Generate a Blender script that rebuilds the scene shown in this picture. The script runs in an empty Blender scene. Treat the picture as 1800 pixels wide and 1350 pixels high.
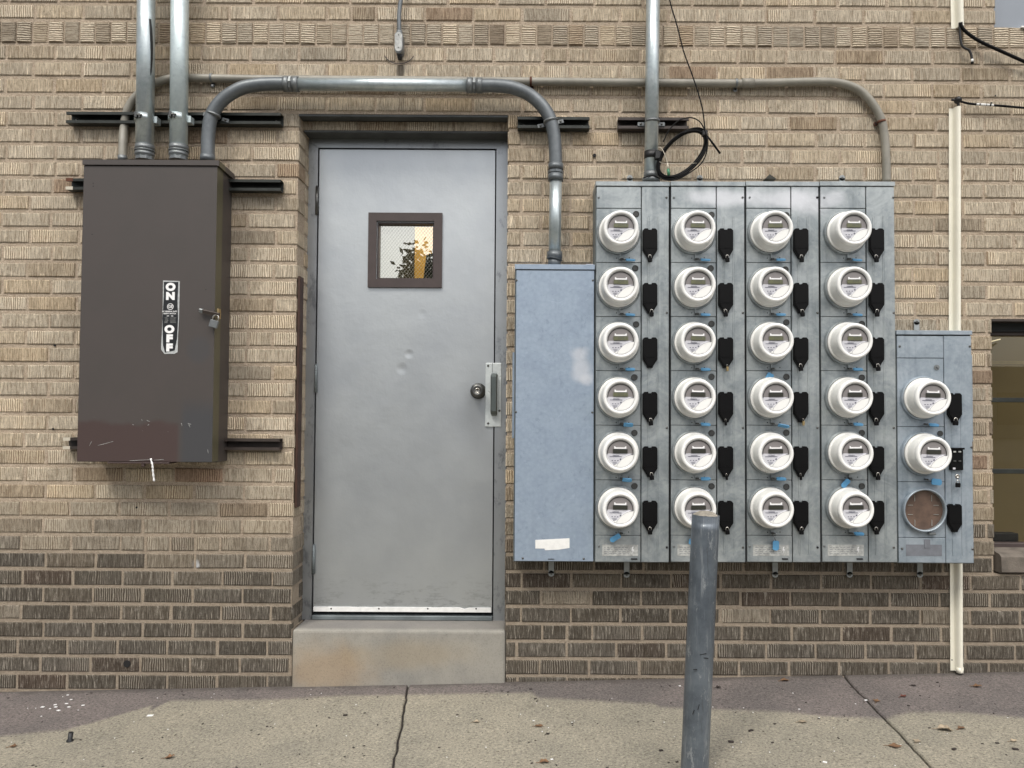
import bpy, bmesh, math, random
from mathutils import Vector, Matrix, noise as mnoise
R = math.radians
rnd = random.Random(7)
sc = bpy.context.scene
col = sc.collection

# ------------------------------------------------------------------ camera, light, exposure
F_PX = 1352.0; D = 3.144; CZ = 1.09
SHX, SHY = -0.0167, 0.0066
camd = bpy.data.cameras.new('camera'); cam = bpy.data.objects.new('camera', camd); col.objects.link(cam)
camd.sensor_width = 36; camd.lens = 36*F_PX/1800; camd.shift_x = SHX; camd.shift_y = SHY
camd.clip_start = 0.05; camd.clip_end = 2000
cam.location = (0, -D, CZ)
cam.rotation_euler = (Matrix.Rotation(R(90+1.75), 4, 'X') @ Matrix.Rotation(0.0058, 4, 'Z')).to_euler()
sc.camera = cam
SUN_EL, SUN_AZ = 52, -28      # light from above the street, a little from the left
w = bpy.data.worlds.new('World'); sc.world = w; w.use_nodes = True
nt = w.node_tree; nt.nodes.clear()
sky = nt.nodes.new('ShaderNodeTexSky'); sky.sky_type = 'NISHITA'; sky.sun_disc = False
sky.sun_elevation = R(SUN_EL); sky.sun_rotation = R(180+SUN_AZ)
sky.air_density = 1.0; sky.dust_density = 4.0; sky.ozone_density = 1.0
hs = nt.nodes.new('ShaderNodeHueSaturation'); hs.inputs['Saturation'].default_value = 0.32
bg = nt.nodes.new('ShaderNodeBackground'); bg.inputs[1].default_value = 0.135
wo = nt.nodes.new('ShaderNodeOutputWorld')
nt.links.new(sky.outputs[0], hs.inputs['Color']); nt.links.new(hs.outputs[0], bg.inputs[0]); nt.links.new(bg.outputs[0], wo.inputs[0])
sl = bpy.data.lights.new('sun', 'SUN'); sl.energy = 1.7; sl.angle = R(17); sl.color = (1.0, 0.95, 0.86)
sun = bpy.data.objects.new('sun', sl); col.objects.link(sun)
sd = Vector((math.sin(R(SUN_AZ))*math.cos(R(SUN_EL)), -math.cos(R(SUN_AZ))*math.cos(R(SUN_EL)), math.sin(R(SUN_EL))))
sun.rotation_euler = sd.to_track_quat('Z', 'Y').to_euler(); sun.location = (0, -5, 8)
sc.view_settings.view_transform = 'Standard'; sc.view_settings.look = 'None'
sc.view_settings.gamma = 1; sc.view_settings.exposure = 0.40; sc.view_settings.use_curve_mapping = False
sc.cycles.use_denoising = True

# ------------------------------------------------------------------ reading positions off the photograph
MR = cam.rotation_euler.to_matrix()
def ray(px, py):
    return MR @ Vector((((px-900)/1800+SHX)*1800/F_PX, ((675-py)/1800+SHY)*1800/F_PX, -1))
def W(px, py, y=0.0):
    d = ray(px, py); t = (y+D)/d.y
    return Vector((d.x*t, y, CZ+d.z*t))
def X(px, py, y=0.0): return W(px, py, y).x
def Z(px, py, y=0.0): return W(px, py, y).z
def rect(x0, y0, x1, y1, y=0.0):
    a, b, c, d = W(x0, y0, y), W(x1, y0, y), W(x0, y1, y), W(x1, y1, y)
    return (a.x+c.x)/2, (b.x+d.x)/2, (c.z+d.z)/2, (a.z+b.z)/2      # x0 x1 z0 z1
_g0, _g1 = W(0, 1217), W(1690, 1183)
GA = (_g1.z-_g0.z)/(_g1.x-_g0.x); GB = _g0.z-GA*_g0.x; GS = 0.02
def G(x, y): return GB+GA*x+GS*y
def PG(px, py):
    d = ray(px, py)
    t = (GB+GA*0+GS*(-D)-CZ)/(d.z-GA*d.x-GS*d.y)
    return Vector((d.x*t, -D+d.y*t, CZ+d.z*t))

# ------------------------------------------------------------------ mesh building
ORG = {}
class MB:
    def __init__(s): s.v = []; s.f = []; s.sm = []; s.mi = []; s.m = 0
    def add(s, vs, fs, smooth=False):
        o = len(s.v); s.v += [Vector(p) for p in vs]
        for f in fs: s.f.append([o+i for i in f]); s.sm.append(smooth); s.mi.append(s.m)
        return s
    def box(s, x0, x1, y0, y1, z0, z1, b=0.0, seg=1, mat=None):
        if b <= 0:
            vs = [(x, y, z) for x in (x0, x1) for y in (y0, y1) for z in (z0, z1)]
            fs = [(0, 1, 3, 2), (4, 6, 7, 5), (0, 4, 5, 1), (2, 3, 7, 6), (0, 2, 6, 4), (1, 5, 7, 3)]
            if mat: vs = [mat @ Vector(p) for p in vs]
            return s.add(vs, fs)
        bm = bmesh.new(); bmesh.ops.create_cube(bm, size=1)
        for v in bm.verts:
            v.co = Vector(((x0+x1)/2+v.co.x*(x1-x0), (y0+y1)/2+v.co.y*(y1-y0), (z0+z1)/2+v.co.z*(z1-z0)))
        bmesh.ops.bevel(bm, geom=bm.edges[:], offset=b, segments=seg, affect='EDGES', profile=0.5)
        if mat: bmesh.ops.transform(bm, matrix=mat, verts=bm.verts)
        bm.verts.index_update()
        s.add([v.co.copy() for v in bm.verts], [[v.index for v in f.verts] for f in bm.faces]); bm.free()
        return s
    def tube(s, pts, r, n=16, caps=True, smooth=True):
        pts = [Vector(p) for p in pts]; rs = r if isinstance(r, (list, tuple)) else [r]*len(pts)
        T = []
        for i in range(len(pts)):
            a = pts[max(i-1, 0)]; b = pts[min(i+1, len(pts)-1)]; t = b-a
            T.append(t.normalized() if t.length > 1e-9 else Vector((0, 0, 1)))
        up = Vector((0, 1, 0)) if abs(T[0].y) < 0.9 else Vector((1, 0, 0))
        nrm = (up-T[0]*up.dot(T[0])).normalized(); vs = []
        for i, p in enumerate(pts):
            nrm = (nrm-T[i]*nrm.dot(T[i]))
            nrm = nrm.normalized() if nrm.length > 1e-6 else T[i].orthogonal().normalized()
            bi = T[i].cross(nrm)
            for k in range(n):
                a = 2*math.pi*k/n; vs.append(p+(nrm*math.cos(a)+bi*math.sin(a))*rs[i])
        fs = [(i*n+k, i*n+(k+1) % n, (i+1)*n+(k+1) % n, (i+1)*n+k) for i in range(len(pts)-1) for k in range(n)]
        s.add(vs, fs, smooth)
        if caps:
            s.add(vs[:n], [list(range(n))[::-1]]); s.add(vs[-n:], [list(range(n))])
        return s
    def cyl(s, c, axis, r, h, n=16, r2=None):
        a = Vector(axis).normalized(); c = Vector(c)
        return s.tube([c, c+a*h], [r, r if r2 is None else r2], n)
    def lathe(s, prof, n=48, c=(0, 0, 0), flat=()):
        # profile (radius, forward) round the -Y axis through c
        c = Vector(c)
        for j in range(len(prof)-1):
            vs = []
            for (r, d) in (prof[j], prof[j+1]):
                for k in range(n):
                    a = 2*math.pi*k/n; vs.append(c+Vector((math.cos(a)*r, -d, math.sin(a)*r)))
            s.add(vs, [(k, (k+1) % n, n+(k+1) % n, n+k) for k in range(n)], True)
        return s
    def disc(s, c, r, n=32, a0=0, a1=360, d=0):
        c = Vector(c)
        vs = [c+Vector((math.cos(R(a0+(a1-a0)*k/n))*r, -d, math.sin(R(a0+(a1-a0)*k/n))*r)) for k in range(n+(0 if a1-a0 == 360 else 1))]
        return s.add(vs, [list(range(len(vs)))])
    def prism(s, poly, y0, y1):
        # polygon in (x, z), from y0 (front) to y1 (back)
        n = len(poly)
        vs = [(p[0], y0, p[1]) for p in poly]+[(p[0], y1, p[1]) for p in poly]
        fs = [list(range(n)), list(range(2*n-1, n-1, -1))]+[(i, i+n, (i+1) % n+n, (i+1) % n) for i in range(n)]
        return s.add(vs, fs)
    def build(s, name, mat, parent=None, kind=None, loc=None):
        if parent is not None: o0 = ORG[parent.name]
        elif loc is not None: o0 = Vector(loc)
        else:
            lo = Vector([min(v[i] for v in s.v) for i in range(3)]); hi = Vector([max(v[i] for v in s.v) for i in range(3)])
            o0 = Vector(((lo.x+hi.x)/2, (lo.y+hi.y)/2, lo.z))
        me = bpy.data.meshes.new(name)
        me.from_pydata([tuple(v-o0) for v in s.v], [], s.f)
        for p, sm, mi in zip(me.polygons, s.sm, s.mi): p.use_smooth = sm; p.material_index = mi
        for m in (mat if isinstance(mat, (list, tuple)) else [mat]): me.materials.append(m)
        bm = bmesh.new(); bm.from_mesh(me); bmesh.ops.remove_doubles(bm, verts=bm.verts, dist=1e-6)
        bmesh.ops.recalc_face_normals(bm, faces=bm.faces); bm.to_mesh(me); bm.free()
        o = bpy.data.objects.new(name, me); col.objects.link(o)
        if parent is None: o.location = o0
        else: o.parent = parent
        ORG[o.name] = o0
        if kind: o['kind'] = kind
        return o
def tag(o, label, cat=None, group=None):
    o['label'] = label
    if cat: o['category'] = cat
    if group: o['group'] = group
    return o
def thing(name, label, cat, loc, group=None):
    o = bpy.data.objects.new(name, None); col.objects.link(o); o.location = loc; o.empty_display_size = 0.05
    ORG[o.name] = Vector(loc)
    return tag(o, label, cat, group)
def copy_tree(o, parent=None):
    c = o.copy(); col.objects.link(c); c.parent = parent; ORG[c.name] = ORG[o.name].copy()
    for ch in [k for k in bpy.data.objects if k.parent == o]: copy_tree(ch, c)
    return c
def spline(pts, n=8):
    P = [Vector(p) for p in pts]; P = [2*P[0]-P[1]]+P+[2*P[-1]-P[-2]]; out = []
    for i in range(1, len(P)-2):
        for k in range(n):
            t = k/n; a, b, c, d = P[i-1:i+3]
            out.append(0.5*((2*b)+(c-a)*t+(2*a-5*b+4*c-d)*t*t+(3*b-a-3*c+d)*t**3))
    out.append(P[-2]); return out
def text_mesh(s, size, mat, name, parent, x, y, z, sx=1.0, bold=0.0, align='CENTER', rot=0.0):
    cu = bpy.data.curves.new('txt', 'FONT'); cu.body = s; cu.size = size; cu.align_x = align; cu.align_y = 'CENTER'; cu.offset = bold
    to = bpy.data.objects.new('txt', cu); col.objects.link(to)
    bpy.context.view_layer.update()
    me = bpy.data.meshes.new_from_object(to.evaluated_get(bpy.context.evaluated_depsgraph_get()))
    bpy.data.objects.remove(to); o0 = ORG[parent.name] if parent else Vector((0, 0, 0))
    c, sn = math.cos(rot), math.sin(rot)
    for v in me.vertices:
        u, q = v.co.x*sx, v.co.y
        v.co = Vector((x+u*c-q*sn, y, z+u*sn+q*c))-o0
    me.materials.clear(); me.materials.append(mat)
    o = bpy.data.objects.new(name, me); col.objects.link(o); o.parent = parent; ORG[o.name] = o0
    return o

# ------------------------------------------------------------------ materials
class NT:
    def __init__(s, name):
        s.m = bpy.data.materials.new(name); s.m.use_nodes = True; s.t = s.m.node_tree; s.t.nodes.clear()
        s.out = s.n('ShaderNodeOutputMaterial'); s.b = s.n('ShaderNodeBsdfPrincipled'); s.l(s.b.outputs[0], s.out.inputs[0])
        s.pos = s.n('ShaderNodeNewGeometry').outputs['Position']
    def n(s, t): return s.t.nodes.new(t)
    def l(s, a, b): s.t.links.new(a, b)
    def set(s, inp, v):
        if isinstance(v, bpy.types.NodeSocket): s.l(v, inp)
        elif isinstance(v, (tuple, list)) and len(v) == 3 and inp.type == 'RGBA': inp.default_value = (*v, 1)
        else: inp.default_value = v
    def math(s, op, a, b=0.0, c=0.0, clamp=False):
        n = s.n('ShaderNodeMath'); n.operation = op; n.use_clamp = clamp
        s.set(n.inputs[0], a); s.set(n.inputs[1], b); s.set(n.inputs[2], c); return n.outputs[0]
    def xyz(s, v=None):
        n = s.n('ShaderNodeSeparateXYZ'); s.l(v or s.pos, n.inputs[0]); return n.outputs
    def vec(s, x, y, z):
        n = s.n('ShaderNodeCombineXYZ'); s.set(n.inputs[0], x); s.set(n.inputs[1], y); s.set(n.inputs[2], z); return n.outputs[0]
    def scale(s, v, k):
        n = s.n('ShaderNodeVectorMath'); n.operation = 'MULTIPLY'; s.set(n.inputs[0], v); n.inputs[1].default_value = k; return n.outputs[0]
    def addv(s, v, k):
        n = s.n('ShaderNodeVectorMath'); n.operation = 'ADD'; s.set(n.inputs[0], v); s.set(n.inputs[1], k); return n.outputs[0]
    def noise(s, sc_, det=4, rough=0.5, vec=None, dist=0.0):
        n = s.n('ShaderNodeTexNoise'); n.inputs['Scale'].default_value = sc_; n.inputs['Detail'].default_value = det
        n.inputs['Roughness'].default_value = rough; n.inputs['Distortion'].default_value = dist
        s.l(vec or s.pos, n.inputs['Vector']); return n.outputs[0]
    def step(s, v, a, b, lo=0.0, hi=1.0):
        n = s.n('ShaderNodeMapRange'); n.interpolation_type = 'SMOOTHSTEP'
        s.set(n.inputs[0], v); s.set(n.inputs[1], a); s.set(n.inputs[2], b); s.set(n.inputs[3], lo); s.set(n.inputs[4], hi); return n.outputs[0]
    def mix(s, f, a, b, mode='MIX'):
        n = s.n('ShaderNodeMix'); n.data_type = 'RGBA'; n.blend_type = mode
        s.set(n.inputs[0], f); s.set(n.inputs[6], a); s.set(n.inputs[7], b); return n.outputs[2]
    def ramp(s, v, stops, interp='LINEAR'):
        n = s.n('ShaderNodeValToRGB'); s.l(v, n.inputs[0]); e = n.color_ramp.elements; n.color_ramp.interpolation = interp
        while len(e) < len(stops): e.new(0.5)
        for el, (p, c) in zip(e, stops): el.position = p; el.color = (*c, 1)
        return n.outputs[0]
    def bump(s, h, dist, st=1.0, base=None):
        n = s.n('ShaderNodeBump'); n.inputs['Distance'].default_value = dist; n.inputs['Strength'].default_value = st
        s.l(h, n.inputs['Height'])
        if base: s.l(base, n.inputs['Normal'])
        return n.outputs[0]
    def attr(s, name):
        a = s.n('ShaderNodeAttribute'); a.attribute_type = 'OBJECT'; a.attribute_name = name
        b = s.n('ShaderNodeAttribute'); b.attribute_type = 'GEOMETRY'; b.attribute_name = name
        return s.math('ADD', a.outputs['Fac'], b.outputs['Fac'])
    def blob(s, cx, cz, rx, rz, soft=0.35, wob=0.25, nsc=18):
        p = s.xyz(); nz = s.math('MULTIPLY', s.math('SUBTRACT', s.noise(nsc, 3), 0.5), wob*4)
        dx = s.math('DIVIDE', s.math('SUBTRACT', p[0], cx), rx); dz = s.math('DIVIDE', s.math('SUBTRACT', p[2], cz), rz)
        r = s.math('ADD', s.math('SQRT', s.math('ADD', s.math('MULTIPLY', dx, dx), s.math('MULTIPLY', dz, dz))), nz)
        return s.step(r, 1-soft, 1+soft, 1, 0)
    def P(s, color=None, rough=0.5, metal=0.0, spec=None, normal=None, **kw):
        b = s.b
        if color is not None: s.set(b.inputs['Base Color'], color)
        s.set(b.inputs['Roughness'], rough); s.set(b.inputs['Metallic'], metal)
        if spec is not None: s.set(b.inputs['Specular IOR Level'], spec)
        if normal is not None: s.l(normal, b.inputs['Normal'])
        return s.m

def brick_mat(name, vertical=True):
    s = NT(name); p = s.xyz(); tone = s.attr('tone'); dark = s.attr('dark')
    u = s.math('ADD', p[0], p[1]) if vertical else p[2]
    v = p[2] if vertical else s.math('ADD', p[0], p[1])
    seed = s.math('MULTIPLY', tone, 37.0)
    wv = s.vec(u, s.math('MULTIPLY', v, 0.07), seed)
    fine = s.noise(360, 3, 0.8, wv); coarse = s.noise(170, 3, 0.7, wv)
    wob = s.noise(26, 3, 0.6, s.vec(u, s.math('MULTIPLY', v, 0.4), seed))
    ph = s.math('ADD', s.math('MULTIPLY', u, 2*math.pi/0.0092), s.math('MULTIPLY', wob, 12.0))
    saw = s.math('MULTIPLY_ADD', s.math('SINE', ph), 0.5, 0.5)
    # a few bricks are combed deep and even, most are fine and uneven
    reg = s.step(s.noise(3.3, 1, 0.5, s.vec(seed, s.math('MULTIPLY', u, 1.4), 0.0)), 0.52, 0.66, 0.10, 0.85) if vertical else s.step(s.noise(3.3, 1, 0.5, s.vec(seed, 0.0, 0.0)), 0.35, 0.6, 0.2, 0.9)
    irr = s.math('ADD', s.math('MULTIPLY', fine, 0.62), s.math('MULTIPLY', coarse, 0.38))
    irr = s.step(irr, 0.38, 0.62)
    h = s.math('ADD', s.math('MULTIPLY', saw, reg), s.math('MULTIPLY', irr, s.math('SUBTRACT', 1.0, reg)))
    groove = s.math('MULTIPLY', s.step(h, 0.56, 0.14), s.step(reg, 0.1, 0.85, 0.8, 1.0))
    lc = s.ramp(tone, [(0.0, (0.61, 0.495, 0.35)), (0.2, (0.68, 0.575, 0.43)), (0.42, (0.66, 0.575, 0.45)), (0.62, (0.60, 0.52, 0.405)), (0.8, (0.53, 0.44, 0.325)), (0.93, (0.44, 0.35, 0.25)), (1.0, (0.43, 0.305, 0.22))])
    dc = s.ramp(tone, [(0.0, (0.175, 0.150, 0.118)), (0.35, (0.14, 0.122, 0.098)), (0.6, (0.18, 0.16, 0.133)), (0.8, (0.112, 0.098, 0.08)), (1.0, (0.145, 0.11, 0.085))])
    base = s.mix(dark, lc, dc)
    patch = s.noise(17, 4, 0.65, s.addv(s.pos, s.vec(seed, 0, 0))); base = s.mix(s.step(patch, 0.50, 0.72, 0, 0.4), base, s.mix(1.0, base, (0.66, 0.62, 0.57), 'MULTIPLY'))
    pock = s.noise(230, 3, 0.7)
    pale = s.mix(dark, s.mix(1.0, base, (1.22, 1.20, 1.16), 'MULTIPLY'), (0.40, 0.36, 0.30))
    deep = s.mix(1.0, base, s.mix(dark, (0.47, 0.42, 0.37), (0.40, 0.37, 0.34)), 'MULTIPLY')
    c = s.mix(groove, base, deep)
    c = s.mix(s.step(h, 0.74, 0.95, 0, s.math('MULTIPLY_ADD', dark, -0.15, 0.85)), c, pale)
    c = s.mix(s.step(pock, 0.57, 0.66, 0, 0.6), c, s.mix(1.0, base, (0.35, 0.32, 0.29), 'MULTIPLY'))
    q = W(345, 993, 0); c = s.mix(s.math('MULTIPLY', s.blob(q.x, q.z, 0.012, 0.016, 0.8, 0.5, 30), 0.8), c, (0.62, 0.64, 0.66))
    q = W(704, 124, 0); c = s.mix(s.math('MULTIPLY', s.blob(q.x, q.z, 0.016, 0.036, 0.3, 0.15, 30), 0.8), c, (0.045, 0.038, 0.032))
    q = W(706, 170, 0); c = s.mix(s.math('MULTIPLY', s.blob(q.x, q.z, 0.014, 0.06, 0.5, 0.2, 30), 0.4), c, (0.08, 0.07, 0.055))
    # pale lime smearing, more in the old dark courses
    sm = s.math('MULTIPLY', s.step(s.noise(13, 6, 0.75), 0.60, 0.72), s.math('MULTIPLY_ADD', dark, 0.30, 0.12))
    c = s.mix(sm, c, (0.45, 0.42, 0.37))
    hh = s.math('SUBTRACT', h, s.math('MULTIPLY', s.step(pock, 0.55, 0.72), 0.6))
    return s.P(c, 0.9, spec=0.2, normal=s.bump(hh, 0.0032, 1.0))

def mortar_mat():
    s = NT('mortar'); n1 = s.noise(9, 5, 0.6); n2 = s.noise(180, 4, 0.7); p = s.xyz()
    c = s.mix(s.step(n1, 0.35, 0.68), (0.52, 0.43, 0.335), (0.45, 0.37, 0.285))
    low = s.step(p[2], Z(0, 1030), Z(0, 850), 0.75, 0)
    c = s.mix(low, c, (0.285, 0.245, 0.195))
    n3 = s.noise(45, 5, 0.7); c = s.mix(s.step(n3, 0.52, 0.68, 0, 0.55), c, s.mix(1.0, c, (0.66, 0.62, 0.58), 'MULTIPLY')); c = s.mix(s.step(n3, 0.42, 0.32, 0, 0.5), c, s.mix(1.0, c, (1.2, 1.19, 1.17), 'MULTIPLY'))
    c = s.mix(s.step(n2, 0.32, 0.62, 0.7, 0), c, (0.20, 0.155, 0.11))
    return s.P(c, 0.95, spec=0.15, normal=s.bump(s.math('ADD', n2, s.math('MULTIPLY', n3, 2.0)), 0.003, 0.9))

def ground_mat():
    s = NT('sidewalk_concrete'); p = s.xyz()
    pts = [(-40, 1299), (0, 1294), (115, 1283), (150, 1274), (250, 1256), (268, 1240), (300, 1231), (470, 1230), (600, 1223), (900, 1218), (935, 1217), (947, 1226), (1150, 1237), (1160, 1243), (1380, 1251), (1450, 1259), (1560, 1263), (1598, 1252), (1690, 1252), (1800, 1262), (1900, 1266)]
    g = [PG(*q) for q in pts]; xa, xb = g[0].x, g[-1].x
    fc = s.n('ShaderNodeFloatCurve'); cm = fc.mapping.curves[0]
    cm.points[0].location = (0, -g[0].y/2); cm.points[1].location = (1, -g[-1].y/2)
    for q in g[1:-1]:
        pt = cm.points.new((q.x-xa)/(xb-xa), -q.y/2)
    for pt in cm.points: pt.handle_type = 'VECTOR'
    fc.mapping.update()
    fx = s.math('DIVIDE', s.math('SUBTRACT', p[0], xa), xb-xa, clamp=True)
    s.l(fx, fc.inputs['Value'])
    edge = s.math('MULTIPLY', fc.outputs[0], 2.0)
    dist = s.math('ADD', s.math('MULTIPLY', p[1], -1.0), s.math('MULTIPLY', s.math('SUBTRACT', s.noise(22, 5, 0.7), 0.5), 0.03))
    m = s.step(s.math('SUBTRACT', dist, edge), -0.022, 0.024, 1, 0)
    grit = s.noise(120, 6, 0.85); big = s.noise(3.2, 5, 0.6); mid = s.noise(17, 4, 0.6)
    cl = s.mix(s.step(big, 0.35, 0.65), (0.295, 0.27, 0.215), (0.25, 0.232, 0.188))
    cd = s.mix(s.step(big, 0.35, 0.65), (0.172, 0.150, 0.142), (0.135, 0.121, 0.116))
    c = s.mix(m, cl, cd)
    c = s.mix(s.step(mid, 0.5, 0.75, 0, 0.35), c, s.mix(0.5, c, (0.13, 0.12, 0.11)))
    c = s.mix(s.step(grit, 0.37, 0.49, 1.0, 0), c, s.mix(1.0, c, (0.36, 0.35, 0.33), 'MULTIPLY'))
    c = s.mix(s.step(grit, 0.53, 0.64, 0, 1.0), c, s.mix(1.0, c, (1.7, 1.67, 1.6), 'MULTIPLY'))
    # dirt gathered right along the foot of the wall
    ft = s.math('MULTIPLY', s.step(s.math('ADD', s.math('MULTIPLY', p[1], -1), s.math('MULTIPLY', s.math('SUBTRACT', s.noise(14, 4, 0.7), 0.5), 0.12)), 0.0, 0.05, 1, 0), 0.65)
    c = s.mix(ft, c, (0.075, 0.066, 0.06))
    # dark dots and old gum, pale scuffs
    vo = s.n('ShaderNodeTexVoronoi'); vo.inputs['Scale'].default_value = 7; s.l(s.addv(s.pos, (0.3, 0.7, 0)), vo.inputs['Vector'])
    c = s.mix(s.step(vo.outputs['Distance'], 0.035, 0.055, 0.6, 0), c, (0.07, 0.065, 0.06))
    c = s.mix(s.math('MULTIPLY', s.step(s.noise(5, 6, 0.75), 0.66, 0.72), 0.35), c, (0.5, 0.48, 0.43))
    return s.P(c, 0.93, spec=0.2, normal=s.bump(grit, 0.0025, 0.8))

def step_mat():
    s = NT('step_concrete'); p = s.xyz(); big = s.noise(5, 5, 0.6); grit = s.noise(190, 4, 0.75)
    c = s.mix(s.step(big, 0.35, 0.65), (0.30, 0.285, 0.25), (0.24, 0.232, 0.21))
    rust = s.blob(X(575, 1170), Z(575, 1175), 0.16, 0.09, 0.6, 0.3, 9)
    c = s.mix(s.math('MULTIPLY', rust, 0.42), c, (0.36, 0.235, 0.115))
    rust2 = s.blob(X(720, 1150), Z(720, 1150), 0.22, 0.05, 0.7, 0.3, 9)
    c = s.mix(s.math('MULTIPLY', rust2, 0.3), c, (0.33, 0.25, 0.14))
    top = s.step(p[1], 0.0, 0.03); c = s.mix(s.math('MULTIPLY', top, 0.5), c, (0.16, 0.15, 0.15))
    c = s.mix(s.step(grit, 0.35, 0.5, 0.45, 0), c, s.mix(1.0, c, (0.6, 0.58, 0.56), 'MULTIPLY'))
    return s.P(c, 0.85, spec=0.25, normal=s.bump(grit, 0.0015, 0.6))

def galv_mat(name, c1, c2, rough=0.42, metal=0.35, glare_blobs=None, streak=0.5):
    s = NT(name); sp = s.n('ShaderNodeTexVoronoi'); sp.inputs['Scale'].default_value = 60; s.l(s.pos, sp.inputs['Vector'])
    n1 = s.noise(10, 6, 0.72, dist=0.6); n2 = s.noise(38, 4, 0.6)
    st = s.noise(26, 4, 0.6, s.scale(s.pos, (1, 1, 0.07)))
    c = s.mix(s.step(n1, 0.3, 0.7), c1, c2)
    c = s.mix(s.math('MULTIPLY', sp.outputs['Distance'], 0.35), c, s.mix(1.0, c, (0.62, 0.66, 0.68), 'MULTIPLY'))
    c = s.mix(s.step(st, 0.5, 0.72, 0, streak), c, s.mix(1.0, c, (0.55, 0.58, 0.6), 'MULTIPLY'))
    c = s.mix(s.step(n2, 0.60, 0.70, 0, 0.35), c, s.mix(1.0, c, (0.6, 0.64, 0.67), 'MULTIPLY'))
    r = s.math('ADD', s.math('MULTIPLY', n1, 0.25), rough-0.12)
    n3 = s.noise(19, 7, 0.8, dist=1.5); c = s.mix(s.step(n3, 0.57, 0.66, 0, 0.38), c, s.mix(1.0, c, (0.58, 0.62, 0.64), 'MULTIPLY')); c = s.mix(s.step(n3, 0.42, 0.33, 0, 0.35), c, s.mix(1.0, c, (1.35, 1.33, 1.32), 'MULTIPLY'))
    scr = s.noise(34, 8, 0.9, s.scale(s.pos, (0.4, 1, 1.0)), 2.5); c = s.mix(s.step(scr, 0.665, 0.69, 0, 0.4), c, (0.12, 0.13, 0.15))
    for (px, py, rx, rz, k) in (glare_blobs or []):
        q = W(px, py, -0.14); m = s.math('MULTIPLY', s.blob(q.x, q.z, rx, rz, 0.55, 0.32, 14), k*0.85); c = s.mix(m, c, (0.66, 0.67, 0.70))  # pale blobs: glare painted into the cabinet colour, white smears on the panel
    return s.P(c, r, metal, normal=s.bump(n1, 0.004, 0.35))

def paint(name, c, rough=0.45, var=0.12, bumpd=0.0, nsc=12, metal=0.0, spec=0.5):
    s = NT(name); n1 = s.noise(nsc, 5, 0.6); k = 1-var*2
    cc = s.mix(s.step(n1, 0.3, 0.7), c, tuple(x*k for x in c))
    nm = s.bump(s.noise(nsc*12, 4, 0.6), bumpd, 0.6) if bumpd else None
    r = s.math('ADD', s.math('MULTIPLY', n1, 0.15), rough-0.07)
    return s.P(cc, r, metal, spec=spec, normal=nm)

FY_ = 0.15
def door_mat(name='door_paint', frame=False):
    s = NT(name); p = s.xyz(); peel = s.noise(95, 3, 0.5); wav = s.noise(7, 4, 0.6); n1 = s.noise(3, 5, 0.6)
    c = s.mix(s.step(n1, 0.3, 0.7), (0.52, 0.545, 0.555), (0.46, 0.485, 0.505))
    if frame:
        c = s.mix(1.0, c, (0.78, 0.78, 0.79), 'MULTIPLY')
        wear = s.noise(16, 6, 0.75, s.scale(s.pos, (1, 1, 0.5)))
        c = s.mix(s.step(wear, 0.52, 0.66, 0, 0.6), c, (0.13, 0.14, 0.15)); c = s.mix(s.step(wear, 0.36, 0.28, 0, 0.5), c, (0.42, 0.43, 0.43))
    brush = s.noise(20, 5, 0.6, s.scale(s.pos, (1.0, 1, 0.3)))
    h = s.math('ADD', s.math('MULTIPLY', peel, 0.10), s.math('ADD', s.math('MULTIPLY', wav, 0.9), s.math('MULTIPLY', brush, 0.25)))
    nm = s.bump(h, 0.006, 0.26)
    if not frame:
        for (px, py, r, k) in ((719, 622, 0.024, .3), (706, 648, 0.030, .32), (742, 552, 0.024, 0.15)):
            q = W(px, py, 0.15)
            dx = s.math('SUBTRACT', p[0], q.x); dz = s.math('SUBTRACT', p[2], q.z)
            rr = s.math('SQRT', s.math('ADD', s.math('MULTIPLY', dx, dx), s.math('MULTIPLY', dz, dz)))
            nm = s.bump(s.step(rr, 0, r), 0.004*k, 1.0, nm)
        sc2 = s.noise(40, 6, 0.8); c = s.mix(s.step(sc2, 0.72, 0.76, 0, 0.25), c, (0.45, 0.46, 0.47))
    if not frame:
        q = W(835, 720, FY_); c = s.mix(s.math('MULTIPLY', s.blob(q.x, q.z, 0.05, 0.14, 0.9, 0.4, 12), 0.22), c, (0.2, 0.2, 0.2))
        fz = s.step(p[2], Z(700, 1070, FY_), Z(700, 990, FY_), 0.4, 0); c = s.mix(s.math('MULTIPLY', fz, s.step(s.noise(30, 7, 0.8, s.scale(s.pos, (.5, 1, 1.5))), 0.5, 0.62)), c, (0.17, 0.175, 0.18))
        c = s.mix(s.step(s.noise(55, 8, 0.85, s.scale(s.pos, (.35, 1, 1)), 1.5), 0.66, 0.70, 0, 0.5), c, (0.24, 0.25, 0.26))
    return s.P(c, s.math('ADD', s.math('MULTIPLY', wav, 0.12), 0.33), 0.8, spec=0.6, normal=nm)

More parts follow.
